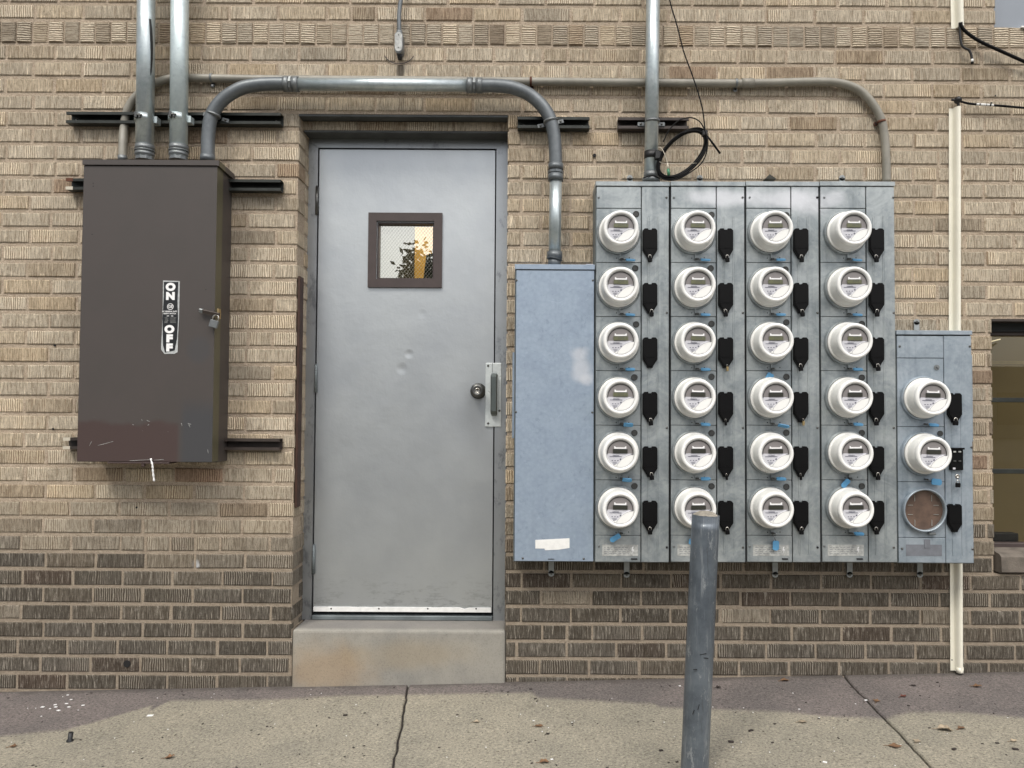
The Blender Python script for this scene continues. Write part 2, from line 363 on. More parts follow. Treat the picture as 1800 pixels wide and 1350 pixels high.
BXR = (X(381, 290, -.16)+X(374, 812, -.16))/2
def box_mat():
    s = NT('brown_enamel'); p = s.xyz(); n1 = s.noise(5, 5, 0.6); fine = s.noise(300, 2, 0.5)
    c = s.mix(s.step(n1, 0.3, 0.7), (0.066, 0.056, 0.052), (0.060, 0.052, 0.048))
    zt = Z(250, 742, -0.16); wob = s.math('MULTIPLY', s.math('SUBTRACT', s.noise(6, 3, 0.5), 0.5), 0.10)
    red = s.math('MULTIPLY', s.step(s.math('ADD', p[2], wob), zt-0.012, zt+0.012, 1, 0), s.step(p[0], X(308, 780, -.16), X(318, 780, -.16), 1, 0))
    front = s.step(p[1], -0.10, -0.102); red = s.math('MULTIPLY', red, front)
    c = s.mix(s.math('MULTIPLY', red, 0.85), c, (0.058, 0.036, 0.033))
    gp = s.math('MULTIPLY', s.math('MULTIPLY', s.step(p[0], X(312, 780, -.16), X(326, 780, -.16)), s.step(p[2], Z(300, 735, -.16), Z(300, 690, -.16), 1, 0)), front)
    c = s.mix(s.math('MULTIPLY', gp, 0.8), c, (0.047, 0.049, 0.054))
    q = W(350, 615, -.16); c = s.mix(s.math('MULTIPLY', s.blob(q.x, q.z, 0.045, 0.05, 0.3, 0.1, 14), 0.5), c, (0.052, 0.053, 0.057))
    olive = s.math('MULTIPLY', s.step(p[0], BXR-0.0012, BXR-0.0006), s.math('MULTIPLY', s.step(p[1], -0.1595, -0.158), s.step(p[1], -0.1025, -0.101, 1, 0)))
    c = s.mix(olive, c, (0.10, 0.092, 0.058))
    scr = s.noise(60, 6, 0.8, s.scale(s.pos, (0.5, 1, 2.2)))
    q = W(255, 750, -.16); scm = s.math('MULTIPLY', s.step(scr, 0.66, 0.70), s.blob(q.x, q.z, 0.14, 0.05, 0.6, 0.2, 10))
    c = s.mix(scm, c, (0.4, 0.38, 0.36))
    return s.P(c, s.math('ADD', s.math('MULTIPLY', n1, 0.12), 0.40), 0.0, spec=0.45, normal=s.bump(fine, 0.0006, 0.3))

def glass_mat(name, tint=(0.9, 0.92, 0.9), refl=0.3):
    s = NT(name); s.t.nodes.remove(s.b)
    tr = s.n('ShaderNodeBsdfTransparent'); tr.inputs[0].default_value = (*tint, 1)
    gl = s.n('ShaderNodeBsdfGlossy'); gl.inputs['Roughness'].default_value = 0.0; gl.inputs[0].default_value = (1, 0.98, 0.88, 1)
    lw = s.n('ShaderNodeLayerWeight'); lw.inputs[0].default_value = 0.35
    f = s.math('ADD', s.math('MULTIPLY', lw.outputs['Fresnel'], 0.5), refl, clamp=True)
    mx = s.n('ShaderNodeMixShader'); s.l(f, mx.inputs[0]); s.l(tr.outputs[0], mx.inputs[1]); s.l(gl.outputs[0], mx.inputs[2]); s.l(mx.outputs[0], s.out.inputs[0])
    return s.m

def glow(name, c, k):
    s = NT(name); n = s.noise(4, 4, 0.6); cc = s.mix(s.step(n, 0.3, 0.7), c, tuple(x*0.55 for x in c))
    s.set(s.b.inputs['Emission Color'], cc); s.b.inputs['Emission Strength'].default_value = k
    return s.P(c, 0.8)

def bollard_mat():
    s = NT('painted_bollard_steel'); n1 = s.noise(9, 6, 0.7); v = s.noise(55, 5, 0.75, s.scale(s.pos, (1, 1, 0.09))); sc_ = s.noise(28, 7, 0.85, s.scale(s.pos, (1, 1, 0.35)))
    c = s.mix(s.step(n1, 0.3, 0.7), (0.14, 0.163, 0.188), (0.075, 0.09, 0.108))
    c = s.mix(s.step(v, 0.52, 0.68, 0, 0.7), c, (0.25, 0.275, 0.295)); c = s.mix(s.step(v, 0.42, 0.30, 0, 0.7), c, (0.06, 0.07, 0.08))
    c = s.mix(s.step(sc_, 0.57, 0.63, 0, 0.7), c, (0.30, 0.32, 0.33)); c = s.mix(s.step(sc_, 0.36, 0.30, 0, 0.7), c, (0.04, 0.045, 0.05))
    return s.P(c, s.math('ADD', s.math('MULTIPLY', n1, 0.3), 0.22), 0.35, normal=s.bump(sc_, 0.002, 0.4))
M = {}
M['brick'] = brick_mat('combed_brick'); M['soldier'] = brick_mat('combed_soldier_brick', False)
M['mortar'] = mortar_mat(); M['walk'] = ground_mat(); M['step'] = step_mat()
M['asphalt'] = paint('asphalt', (0.06, 0.058, 0.055), 0.9, 0.15, 0.003, 6)
glare_smears = [(1270, 348, .13, .028, .8), (1380, 350, .12, .035, .75), (1420, 352, .08, .05, .6), (1465, 350, .04, .03, .55)]  # soft white glare along the cabinet tops, painted into the colour
M['galv'] = galv_mat('galvanised_cabinet', (0.42, 0.45, 0.455), (0.25, 0.28, 0.295), 0.42, 0.45, glare_smears)
M['galv_small'] = galv_mat('galvanised_cabinet_bluish', (0.39, 0.44, 0.49), (0.27, 0.32, 0.365), 0.42, 0.4)
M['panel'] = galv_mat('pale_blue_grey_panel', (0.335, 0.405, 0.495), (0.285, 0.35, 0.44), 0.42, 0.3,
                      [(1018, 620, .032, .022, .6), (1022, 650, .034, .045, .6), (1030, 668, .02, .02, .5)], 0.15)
M['frame_edge'] = paint('cabinet_edge_metal', (0.20, 0.23, 0.24), 0.5, 0.15, metal=0.4)
M['shiny'] = galv_mat('bright_galvanised_conduit', (0.60, 0.65, 0.66), (0.44, 0.50, 0.51), 0.32, 0.6, None, 0.2)
M['shiny2'] = galv_mat('pale_galvanised_conduit', (0.66, 0.74, 0.74), (0.56, 0.64, 0.65), 0.38, 0.5, None, 0.2)
M['dullpipe'] = galv_mat('dull_grey_conduit', (0.165, 0.18, 0.19), (0.125, 0.138, 0.148), 0.42, 0.35, None, 0.2)
M['thinpipe'] = paint('taupe_conduit', (0.27, 0.255, 0.215), 0.45, 0.12, 0.0006, 14)
M['fitting'] = paint('cast_fitting', (0.22, 0.235, 0.24), 0.42, 0.15, 0.001, 20, metal=0.5)
M['bollard'] = bollard_mat()
M['strut'] = paint('dark_strut_steel', (0.030, 0.034, 0.030), 0.5, 0.2, 0.001, 20, metal=0.3)
M['strutbrown'] = paint('brown_strut_steel', (0.055, 0.042, 0.036), 0.5, 0.2, 0.001, 20, metal=0.2)
M['rust'] = paint('rusty_steel', (0.13, 0.045, 0.022), 0.8, 0.25, 0.001, 30)
M['cream'] = paint('cream_paint', (0.60, 0.55, 0.45), 0.6, 0.1, 0.0, 20)
M['box'] = box_mat()
M['door'] = door_mat(); M['doorframe'] = door_mat('door_frame_paint', True)
M['lintel'] = paint('dark_grey_lintel', (0.075, 0.08, 0.078), 0.6, 0.2, 0.001, 10)
M['bronze'] = paint('dark_bronze_trim', (0.062, 0.045, 0.042), 0.45, 0.1, 0.0, 20)
M['white'] = paint('white_meter_plastic', (0.76, 0.758, 0.73), 0.30, 0.03, 0.0, 8)
M['white2'] = paint('brightened_white_plastic', (0.84, 0.84, 0.82), 0.3, 0.02, 0.0, 8)  # brighter copy of the meter white, the rim's extra light in the colour
M['pvc'] = paint('cream_cable_guard', (0.84, 0.81, 0.69), 0.4, 0.05, 0.0, 5)
M['greyline'] = paint('seam_line_grey', (0.34, 0.34, 0.36), 0.5, 0.0)
M['face'] = paint('meter_face_grey', (0.215, 0.20, 0.20), 0.5, 0.05)
M['lcd'] = paint('lcd_olive', (0.13, 0.135, 0.075), 0.3, 0.05)
M['lcd_dark'] = paint('lcd_dark', (0.035, 0.036, 0.028), 0.3, 0.05)
M['ink'] = paint('ink', (0.05, 0.05, 0.06), 0.6, 0.0)
M['greyink'] = paint('grey_ink', (0.10, 0.10, 0.14), 0.6, 0.0)
M['label'] = paint('pale_label', (0.56, 0.56, 0.60), 0.45, 0.04)
M['old_label'] = paint('weathered_label', (0.52, 0.53, 0.51), 0.5, 0.22, 0.0, 60)
M['tapewhite'] = paint('masking_tape', (0.80, 0.80, 0.78), 0.6, 0.06, 0.0, 40)
M['grey_label'] = paint('faded_grey_label', (0.17, 0.18, 0.205), 0.5, 0.12, 0.0, 40)
M['black'] = paint('black_plastic', (0.003, 0.003, 0.0035), 0.5, 0.0, spec=0.15)
M['black2'] = paint('black_rubber', (0.012, 0.012, 0.013), 0.5, 0.1)
M['dark'] = paint('shadow_gap', (0.01, 0.01, 0.012), 0.9, 0.0)
M['filler'] = paint('joint_dirt', (0.045, 0.038, 0.032), 0.95, 0.3, 0.003, 40)
M['seam'] = paint('seam_shadow_metal', (0.02, 0.023, 0.025), 0.8, 0.0)
M['knock'] = paint('dark_knockout', (0.05, 0.052, 0.05), 0.5, 0.2, 0.001, 60)
M['tabmetal'] = paint('tab_metal', (0.33, 0.35, 0.35), 0.5, 0.1, metal=0.3)
M['steel'] = paint('polished_steel', (0.62, 0.60, 0.56), 0.25, 0.05, metal=0.95)
M['grip'] = paint('dull_cast_grip', (0.17, 0.195, 0.19), 0.32, 0.12, metal=0.7)
M['stainless'] = galv_mat('brushed_steel_plate', (0.78, 0.82, 0.81), (0.68, 0.72, 0.72), 0.3, 0.35, None, 0.1)
M['darksteel'] = paint('tarnished_steel', (0.14, 0.14, 0.135), 0.3, 0.1, metal=0.85)
M['brass'] = paint('brass', (0.45, 0.34, 0.17), 0.35, 0.1, metal=0.7)
M['blue'] = paint('blue_seal_plastic', (0.12, 0.36, 0.62), 0.4, 0.08)
M['wood'] = paint('stained_wood', (0.048, 0.018, 0.009), 0.6, 0.2, 0.001, 25)
M['glass'] = glass_mat('wired_glass', refl=0.72); M['glass2'] = glass_mat('window_glass', (0.8, 0.8, 0.75), 0.05)
M['glass3'] = glass_mat('clear_cover', (0.92, 0.92, 0.9), 0.03)
M['copper'] = paint('socket_copper', (0.17, 0.105, 0.08), 0.6, 0.25, 0.0, 16)
M['greywin'] = paint('blue_grey_panel', (0.235, 0.262, 0.30), 0.5, 0.04, 0.0, 5)
M['sillstone'] = paint('sill_brick', (0.17, 0.145, 0.12), 0.8, 0.25, 0.003, 12)
M['wire'] = paint('mesh_wire', (0.34, 0.34, 0.29), 0.4, 0.0, metal=0.5)
M['concrete'] = paint('rough_concrete', (0.33, 0.30, 0.25), 0.95, 0.2, 0.004, 30)
M['leaf'] = paint('dry_leaf', (0.22, 0.12, 0.06), 0.8, 0.25, 0.001, 60)
M['leaf2'] = paint('pale_dry_leaf', (0.42, 0.34, 0.24), 0.8, 0.25, 0.001, 60)
M['leaf3'] = paint('red_dry_leaf', (0.16, 0.05, 0.035), 0.8, 0.25, 0.001, 60)
M['chip'] = paint('bark_chip', (0.035, 0.025, 0.022), 0.8, 0.2, 0.001, 60)
M['signblack'] = paint('sticker_black', (0.014, 0.015, 0.017), 0.35, 0.0)
M['signedge'] = paint('sticker_silver', (0.52, 0.54, 0.54), 0.35, 0.15, 0.0, 80)
M['signwhite'] = paint('sticker_white', (0.82, 0.82, 0.82), 0.5, 0.0)
M['roomwall'] = paint('interior_plaster', (0.10, 0.08, 0.04), 0.8, 0.1)
M['glow_wall'] = glow('warm_glow_interior', (1.0, 0.53, 0.09), 1.25)  # warm light put into the wall itself as emission
M['glow_room'] = glow('dim_glow_room', (0.13, 0.095, 0.038), 0.22)  # dim room light put into the back wall as emission
M['lamp'] = glow('interior_lamp', (1.0, 0.85, 0.55), 0.9)
M['foliage'] = paint('foliage', (0.04, 0.055, 0.02), 0.8, 0.2); M['bark'] = paint('bark', (0.10, 0.075, 0.05), 0.9, 0.2, 0.004, 10)
M['green'] = paint('green_connector', (0.06, 0.22, 0.12), 0.4, 0.1)
M['facade'] = paint('far_stucco', (0.34, 0.32, 0.29), 0.9, 0.1)

# ------------------------------------------------------------------ ground
YR = -2.6
me = MB(); me.add([(-90, YR-90, G(-90, YR-90)-.12), (90, YR-90, G(90, YR-90)-.12), (90, 0.3, G(90, 0.3)-.12), (-90, 0.3, G(-90, .3)-.12)], [(0, 1, 2, 3)])
g = me.build('ground', M['asphalt'], kind='structure'); g['label'] = 'dark asphalt street beyond the sidewalk'
walk = bpy.data.objects.new('sidewalk', None); col.objects.link(walk); walk['kind'] = 'structure'; walk['label'] = 'concrete sidewalk at the foot of the brick wall'
ORG[walk.name] = Vector((0, 0, 0))
def joint(pa, pb):
    a, b = PG(*pa), PG(*pb); k = (b.x-a.x)/(b.y-a.y); out = []
    y = 0.03
    while y > YR-0.001:
        out.append((a.x+k*(y-a.y)+0.006*(mnoise.noise(Vector((y*9, a.x, 0)))+0.7*mnoise.noise(Vector((y*30, a.x, 2)))), y)); y -= 0.03
    return out
j1 = joint((719, 1202), (692, 1350)); j2 = joint((1482, 1188), (1640, 1350))
yl = [p[1] for p in j1]
edges = [[(-9, y) for y in yl], j1, j2, [(9, y) for y in yl]]
for i in range(3):
    L, Rr = edges[i], edges[i+1]; m = MB(); gp = 0.004; b = 0.004
    gl, gr = (gp if i > 0 else 0), (gp if i < 2 else 0)
    rows = []
    for (xl, y), (xr, _) in zip(L, Rr):
        xs = [(xl+gl, -0.12), (xl+gl, -b), (xl+gl+b, 0), (xr-gr-b, 0), (xr-gr, -b), (xr-gr, -0.12)]
        rows.append([(x, y, G(x, y)+dz) for x, dz in xs])
    vs = [p for r_ in rows for p in r_]; n = 6
    fs = [(k*n+j, k*n+j+1, (k+1)*n+j+1, (k+1)*n+j) for k in range(len(rows)-1) for j in range(n-1)]
    fs.append([(len(rows)-1)*n+j for j in range(n)])
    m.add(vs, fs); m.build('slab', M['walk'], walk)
m = MB()
for jn in (j1, j2):
    vs = []
    for (x, y) in jn: vs += [(x-0.01, y, G(x, y)-0.010), (x+0.01, y, G(x, y)-0.010)]
    m.add(vs, [(2*k, 2*k+1, 2*k+3, 2*k+2) for k in range(len(jn)-1)])
m.build('joint_filler', M['filler'], walk)

# ------------------------------------------------------------------ brick wall
wall = thing('brick_wall', 'long tan wall of combed bricks, darker near the sidewalk, behind all the electrical gear', 'wall', (0, 0, 0))
rows_px = [80.1, 1186.3]
ztop, zbot = Z(30, 80.1), Z(30, 1186.3); CH = (ztop-zbot)/37
BH = CH*0.785
LP = (X(1386.5, 110)-X(13, 95))/16
JX = 0.0105
x_off0 = X(13, 95)
XL, XR = X(-260, 700), X(2060, 700)
DXL, DXR = (X(522, 220)+X(519.5, 1000))/2, X(890, 640)
DZT = Z(700, 202); SZT = Z(700, 1107); SXL, SXR = X(513, 1150), X(889, 1150)
WXL = X(1746, 760); WZT = Z(1770, 562); WZB = Z(1770, 1009)
UXL = X(1750, 25); UZB = Z(1775, 49)
bricks = []     # (x0,x1,z0,z1,dark,kind,depth)
def openings(zc):
    o = []
    if zc < DZT and zc > SZT: o.append((DXL, DXR))
    if zc <= SZT: o.append((SXL, SXR))
    if WZB < zc < WZT: o.append((WXL, 99))
    if zc > UZB: o.append((UXL, 99))
    return o
def cut(a, b, ops):
    segs = [(a, b)]
    for (p, q) in ops:
        ns = []
        for (s0, s1) in segs:
            if q <= s0 or p >= s1: ns.append((s0, s1)); continue
            if s0 < p: ns.append((s0, p))
            if q < s1: ns.append((q, s1))
        segs = ns
    return segs
def brick_rows(idx):
    z1 = ztop-idx*CH; 
    if idx < 0: z1 = ztop-idx*CH+(Z(30, 37.8)-Z(30, 80.1))-0.002+CH-CH
    return z1-BH, z1
# soldier course
sz1, sz0 = Z(30, 37.8), Z(30, 73.2)
# rows: below soldier 0..38, above soldier -1..-8
rowlist = [(ztop-i*CH-BH, ztop-i*CH, i) for i in range(0, 40)]
zup = sz1+CH-BH
rowlist += [(zup+k*CH, zup+k*CH+BH, -1-k) for k in range(0, 7)]
for (z0, z1, i) in rowlist:
    ops = openings((z0+z1)/2)
    x = x_off0-LP*14+(0 if i % 2 == 0 else LP*0.53)+rnd.uniform(-.006, .006)
    drift = rnd.uniform(-0.3, 0.3)*0.001
    while x < XR:
        ln = LP+drift
        t = rnd.random()
        parts = [(x, x+ln)]
        if t < 0.035: parts = [(x, x+ln*0.5), (x+ln*0.5, x+ln)]
        for (a, b) in parts:
            jr = rnd.uniform(-.0012, .0012)
            a2, b2 = a+JX/2+jr, b-JX/2+jr+rnd.uniform(-.001, .001)
            if b2 < XL or a2 > XR: continue
            for (s0, s1) in cut(a2, b2, ops):
                if s1-s0 < 0.012: continue
                edge = any(abs(s1-p) < 1e-4 or abs(s0-q) < 1e-4 for p, q in ops)
                px_dark = (z0+z1)/2
                dk = 0.0; zt = Z(400, 855); zb = Z(400, 1010)
                xx = (s0+s1)/2
                sh = 0.0 if xx < DXL else 0.02
                dk = min(1, max(0, (zt+sh-px_dark)/(zt-zb)+rnd.uniform(-.22, .22)))
                if rnd.random() < 0.05: dk = dk*0.62
                elif px_dark > zt and rnd.random() < 0.12: dk = rnd.uniform(0.1, 0.35)
                if xx > X(1600, 600) and px_dark < Z(1700, 560): dk = min(1, dk+0.15+rnd.uniform(0, .2))
                if xx > X(1600, 600) and px_dark > Z(1700, 340): dk = min(1, dk+rnd.uniform(0, .12))
                bricks.append([s0, s1, z0+rnd.uniform(-.0008, .0008), z1+rnd.uniform(-.0008, .0008), dk, 'edge' if edge else 'brick'])
        x += ln
soldiers = []
sp = (X(1350+1690/3.971, 70)-X(1350+40/3.971, 70))/15.0
x = X(1350+40/3.971, 70)-sp*60
while x < XR:
    if x+sp > XL: soldiers.append([x+rnd.uniform(-.001, .001), x+sp-0.0075+rnd.uniform(-.001, .001), sz0+rnd.uniform(-.001, .001), sz1+rnd.uniform(-.002, .001), rnd.uniform(0.08, 0.5)])
    x += sp
def tone_of():
    t = rnd.random()
    return min(1, max(0, rnd.gauss(0.42, 0.2))) if t < 0.97 else rnd.uniform(0.85, 1)
brick_me = {}
def brick_mesh(w_, h_, d_, key):
    var = rnd.randrange(4); jj = lambda: rnd.uniform(-.0016, .0016)
    k = (round(w_, 3), key, var)
    if k in brick_me: return brick_me[k]
    b = 0.0035; w2 = round(w_, 3)/2; h2 = h_/2
    vs = [(-w2+b, 0, -h2+b), (w2-b, 0, -h2+b), (w2-b, 0, h2-b), (-w2+b, 0, h2-b),
          (-w2, b, -h2), (w2, b, -h2), (w2, b, h2), (-w2, b, h2), (-w2, d_, -h2), (w2, d_, -h2), (w2, d_, h2), (-w2, d_, h2)]
    fs = [(0, 1, 2, 3)]+[(i, 4+i, 4+(i+1) % 4, (i+1) % 4) for i in range(4)]+[(4+i, 8+i, 8+(i+1) % 4, 4+(i+1) % 4) for i in range(4)]
    for i in range(4):
        dx_, dz_ = jj(), jj(); vs[i] = (vs[i][0]+dx_, vs[i][1], vs[i][2]+dz_); vs[4+i] = (vs[4+i][0]+dx_*.6, vs[4+i][1], vs[4+i][2]+dz_*.6)
    m_ = bpy.data.meshes.new('brick'); m_.from_pydata(vs, [], fs); m_.materials.append(M['soldier'] if key == 'soldier' else M['brick'])
    bm = bmesh.new(); bm.from_mesh(m_); bmesh.ops.recalc_face_normals(bm, faces=bm.faces)
    # open back: make sure the front looks to -Y
    bm.faces.ensure_lookup_table()
    if bm.faces[0].normal.y > 0: bmesh.ops.reverse_faces(bm, faces=bm.faces)
    bm.to_mesh(m_); bm.free()
    brick_me[k] = m_; return m_
cover_px = [(136, 281, 405, 815), (905, 465, 1046, 990), (1044, 318, 1578, 992), (1576, 581, 1712, 992)]
cov = [rect(a, b, c, d, -0.05) for a, b, c, d in cover_px]
vx0, vx1, vz0, vz1 = X(8, 700), X(1792, 700), Z(900, 1200), Z(900, 8)
def ok_single(b):
    x0, x1, z0, z1 = b[:4]
    if x0 < vx0 or x1 > vx1 or z0 < vz0 or z1 > vz1: return False
    for (a, c, e, f) in cov:
        if x1 > a and x0 < c and z1 > e and z0 < f: return False
    return True
bricks.sort(key=lambda b: (not (ok_single(b) and b[1]-b[0] > LP*0.8), b[2]))
n_single = 0
batch = []
for b in bricks:
    if n_single < 300 and ok_single(b) and b[1]-b[0] > LP*0.8:
        m_ = brick_mesh(b[1]-b[0], BH, 0.09 if b[5] == 'edge' else 0.03, b[5])
        o = bpy.data.objects.new('brick', m_); col.objects.link(o); o.parent = wall
        o.location = ((b[0]+b[1])/2, rnd.uniform(-.0012, .0012), (b[2]+b[3])/2)
        o.rotation_euler = (rnd.uniform(-.006, .006), 0, rnd.uniform(-.004, .004))
        o['tone'] = tone_of(); o['dark'] = b[4]; n_single += 1
    else: batch.append(b)
for b in soldiers:
    c = (b[0]+b[1])/2
    m_ = brick_mesh(b[1]-b[0], sz1-sz0, 0.03, 'soldier')
    o = bpy.data.objects.new('soldier_brick', m_); col.objects.link(o); o.parent = wall
    o.location = (c, rnd.uniform(-.004, .001), (b[2]+b[3])/2); o['tone'] = min(.93, max(0, rnd.gauss(0.5, 0.22))); o['dark'] = b[4]
def batch_bricks(lst, name, mat, parent, kind='stuff'):
    vs, fs, tn, dk = [], [], [], []
    for (x0, x1, z0, z1, d_, k, y0, y1) in lst:
        o = len(vs); b = 0.0035; t = tone_of()
        if k != 'edge' and d_ is not None: x0 += rnd.uniform(-.0012, .0012); x1 += rnd.uniform(-.0012, .0012); z0 += rnd.uniform(-.001, .001); z1 += rnd.uniform(-.001, .001)
        vs += [(x0+b, y0, z0+b), (x1-b, y0, z0+b), (x1-b, y0, z1-b), (x0+b, y0, z1-b), (x0, y0+b, z0), (x1, y0+b, z0), (x1, y0+b, z1), (x0, y0+b, z1), (x0, y1, z0), (x1, y1, z0), (x1, y1, z1), (x0, y1, z1)]
        ff = [(0, 1, 2, 3)]+[(4+i, 4+(i+1) % 4, (i+1) % 4, i) for i in range(4)]+[(8+i, 8+(i+1) % 4, 4+(i+1) % 4, 4+i) for i in range(4)]
        fs += [tuple(o+q for q in f) for f in ff]; tn += [t]*9; dk += [d_]*9
    m_ = bpy.data.meshes.new(name); m_.from_pydata(vs, [], fs); m_.materials.append(mat)
    a = m_.attributes.new('tone', 'FLOAT', 'FACE'); a.data.foreach_set('value', tn)
    a = m_.attributes.new('dark', 'FLOAT', 'FACE'); a.data.foreach_set('value', dk)
    o = bpy.data.objects.new(name, m_); col.objects.link(o); o.parent = parent; o['kind'] = kind; return o
lst = [(b[0], b[1], b[2], b[3], b[4], b[5], rnd.uniform(-.0012, .0012), 0.09 if b[5] == 'edge' else 0.03) for b in batch]
# the inner half of the reveals of door and window, and the strip between the two door lintels
for (z0, z1, i) in rowlist:
    zc = (z0+z1)/2
    if SZT-0.02 < zc < DZT:
        dk = min(1, max(0, (Z(400, 880)-zc)/(Z(400, 880)-Z(400, 1000))))
        lst.append((DXL-0.09, DXL-0.001+rnd.uniform(-.002, .002), z0, z1, dk, '', 0.099, 0.158))
        lst.append((DXR+0.001, DXR+0.09, z0, z1, dk, '', 0.099, 0.158))
    if WZB < zc < WZT: lst.append((WXL-0.09, WXL, z0, z1, 0.4, '', 0.099, 0.2))
zA, zB = Z(700, 231, 0.06), Z(700, 205, 0.06)
x = DXL+0.03
lst.append((DXL-0.08, x-0.01, zA+0.004, zB+.03, 0.15, '', 0.060, 0.09))
while x < DXR+0.05:
    lst.append((x, x+LP-JX, zA+0.004, zB+.03, 0.15, '', 0.060, 0.09)); x += LP
batch_bricks(lst, 'brick', M['brick'], wall)
# mortar bed behind and between the bricks: cells around the openings
m = MB(); MY = 0.0045; MD = 0.16
zlo, zhi = G(XL, 0)-0.15, rowlist[-1][1]+0.01
def cell(x0, x1, z0, z1): m.box(x0, x1, MY, MD, z0, z1)
cell(XL, SXL-0.001, zlo, SZT-0.002); cell(XL, DXL-0.004, SZT-0.002, DZT+0.004)
cell(XL, UXL-0.004, DZT+0.004, zhi)
cell(UXL-0.004, XR, WZT+0.004, UZB-0.004)
cell(WXL-0.004, XR, zlo, WZB-0.002); 
cell(DXR+0.004, WXL-0.004, SZT-0.002, DZT+0.004); cell(SXR+0.001, WXL-0.004, zlo, SZT-0.002)
cell(WXL-0.004, UXL-0.004, WZT+0.004, DZT+0.004); m.box(DXL-.02, DXR+.02, .0665, .14, Z(700, 230, 0.062)+.003, DZT+.004)
m2 = m.build('mortar', M['mortar'], wall)

# ------------------------------------------------------------------ lintels, step
m = MB(); m.box(DXL-0.03, DXR+0.01, 0.002, 0.059, DZT-0.0065, DZT+0.001)
m.box(DXL+0.002, DXR-0.002, 0.0525, 0.0585, DZT-.0065, DZT+.05)
m.build('lintel', M['lintel'], wall)
zl = Z(700, 230, 0.062)
m = MB(); m.box(DXL, DXR, 0.063, 0.157, zl-0.007, zl+0.002); m.build('lintel', M['lintel'], wall)
m = MB(); m.box(WXL, XR, 0.004, 0.10, WZT-0.006, WZT+0.003); m.build('lintel', M['strutbrown'], wall)
m = MB()
zs0 = G(SXL, 0)-0.1
poly = []
m.box(SXL+0.002, SXR-0.002, -0.008, 0.26, zs0, SZT, 0.012, 3)
st = m.build('doorstep', M['step'], loc=((SXL+SXR)/2, 0, zs0)); tag(st, 'worn concrete doorstep with an orange rust stain under the grey door', 'step')

# ------------------------------------------------------------------ door
FY = 0.150
fx0, fx1, _, _ = rect(538, 246, 889, 246, FY); fz1 = Z(715, 244, FY); fz0 = SZT
lx0 = (X(560.5, 400, FY)+X(551, 1000, FY))/2; lx1 = (X(870, 300, FY)+X(865.5, 1000, FY))/2
lz1 = Z(715, 263.5, FY); lz0 = Z(715, 1076, FY)
door = thing('steel_door', 'grey painted steel door with a small wired glass window, set back in the brick wall', 'door', ((lx0+lx1)/2, FY, SZT))
g_ = 0.0058
m = MB(); m.prism([(fx0-.01, fz0), (lx0-g_, fz0), (lx0-g_, lz1+g_), (fx0-.01, fz1)], FY-0.004, FY+0.10); m.build('frame_jamb', M['doorframe'], door)
m = MB(); m.prism([(lx1+g_, fz0), (fx1+.01, fz0), (fx1+.01, fz1), (lx1+g_, lz1+g_)], FY-0.004, FY+0.10); m.build('frame_jamb', M['doorframe'], door)
m = MB(); m.prism([(fx0-.008, fz1), (lx0-g_+.001, lz1+g_+.0008), (lx1+g_-.001, lz1+g_+.0008), (fx1+.008, fz1)], FY-0.003, FY+0.10); m.build('frame_head', M['doorframe'], door)
m = MB(); m.box(lx0-.02, lx1+.02, FY+.05, FY+.09, fz0, lz1+.02); m.m = 0
# stop behind the leaf (dark gap), cut for the window
wx0, wx1, wz0, wz1 = rect(663, 391, 763, 491, FY)
m = MB()
for (a, b, c, d) in ((lx0-.02, wx0, fz0, lz1+.02), (wx1, lx1+.02, fz0, lz1+.02), (wx0, wx1, fz0, wz0), (wx0, wx1, wz1, lz1+.02)): m.box(a, b, FY+.030, FY+.08, c, d)
m.build('door_stop', M['dark'], door)
m = MB()
for (a, b, c, d) in ((lx0, wx0, lz0, lz1), (wx1, lx1, lz0, lz1), (wx0, wx1, lz0, wz0), (wx0, wx1, wz1, lz1)):
    m.add([(a, FY, c), (b, FY, c), (b, FY, d), (a, FY, d)], [(0, 1, 2, 3)])
m.add([(lx0, FY, lz0), (lx0, FY+.045, lz0), (lx0, FY+.045, lz1), (lx0, FY, lz1)], [(0, 1, 2, 3)])
m.add([(lx1, FY, lz0), (lx1, FY+.045, lz0), (lx1, FY+.045, lz1), (lx1, FY, lz1)], [(0, 1, 2, 3)])
m.add([(lx0, FY, lz0), (lx1, FY, lz0), (lx1, FY+.045, lz0), (lx0, FY+.045, lz0)], [(0, 1, 2, 3)])
leaf = m.build('door_leaf', M['door'], door)
def ring(mb, x0, x1, z0, z1, t, y0, y1, b=0.0):
    # mitred rectangular frame
    o = [(x0, z0), (x1, z0), (x1, z1), (x0, z1)]; i = [(x0+t, z0+t), (x1-t, z0+t), (x1-t, z1-t), (x0+t, z1-t)]
    for k in range(4):
        mb.prism([o[k], o[(k+1) % 4], i[(k+1) % 4], i[k]], y0, y1)
ox0, ox1, oz0, oz1 = rect(647, 374, 777, 505, FY-.01)
m = MB(); ring(m, ox0, ox1, oz0, oz1, (wx0-ox0)*0.95, FY-.012, FY+.012)
wf = m.build('window_frame', M['bronze'], door)
m = MB(); ring(m, wx0-.003, wx1+.003, wz0-.003, wz1+.003, 0.009, FY+.002, FY+.03); m.build('glazing_bead', M['bronze'], wf)
m = MB(); m.add([(wx0, FY+.024, wz0), (wx1, FY+.024, wz0), (wx1, FY+.024, wz1), (wx0, FY+.024, wz1)], [(0, 1, 2, 3)])
m.build('window_pane', M['glass'], door)
m = MB(); stp = 0.0135; wy = FY+.0215
k = -int((wx1-wx0)/stp)
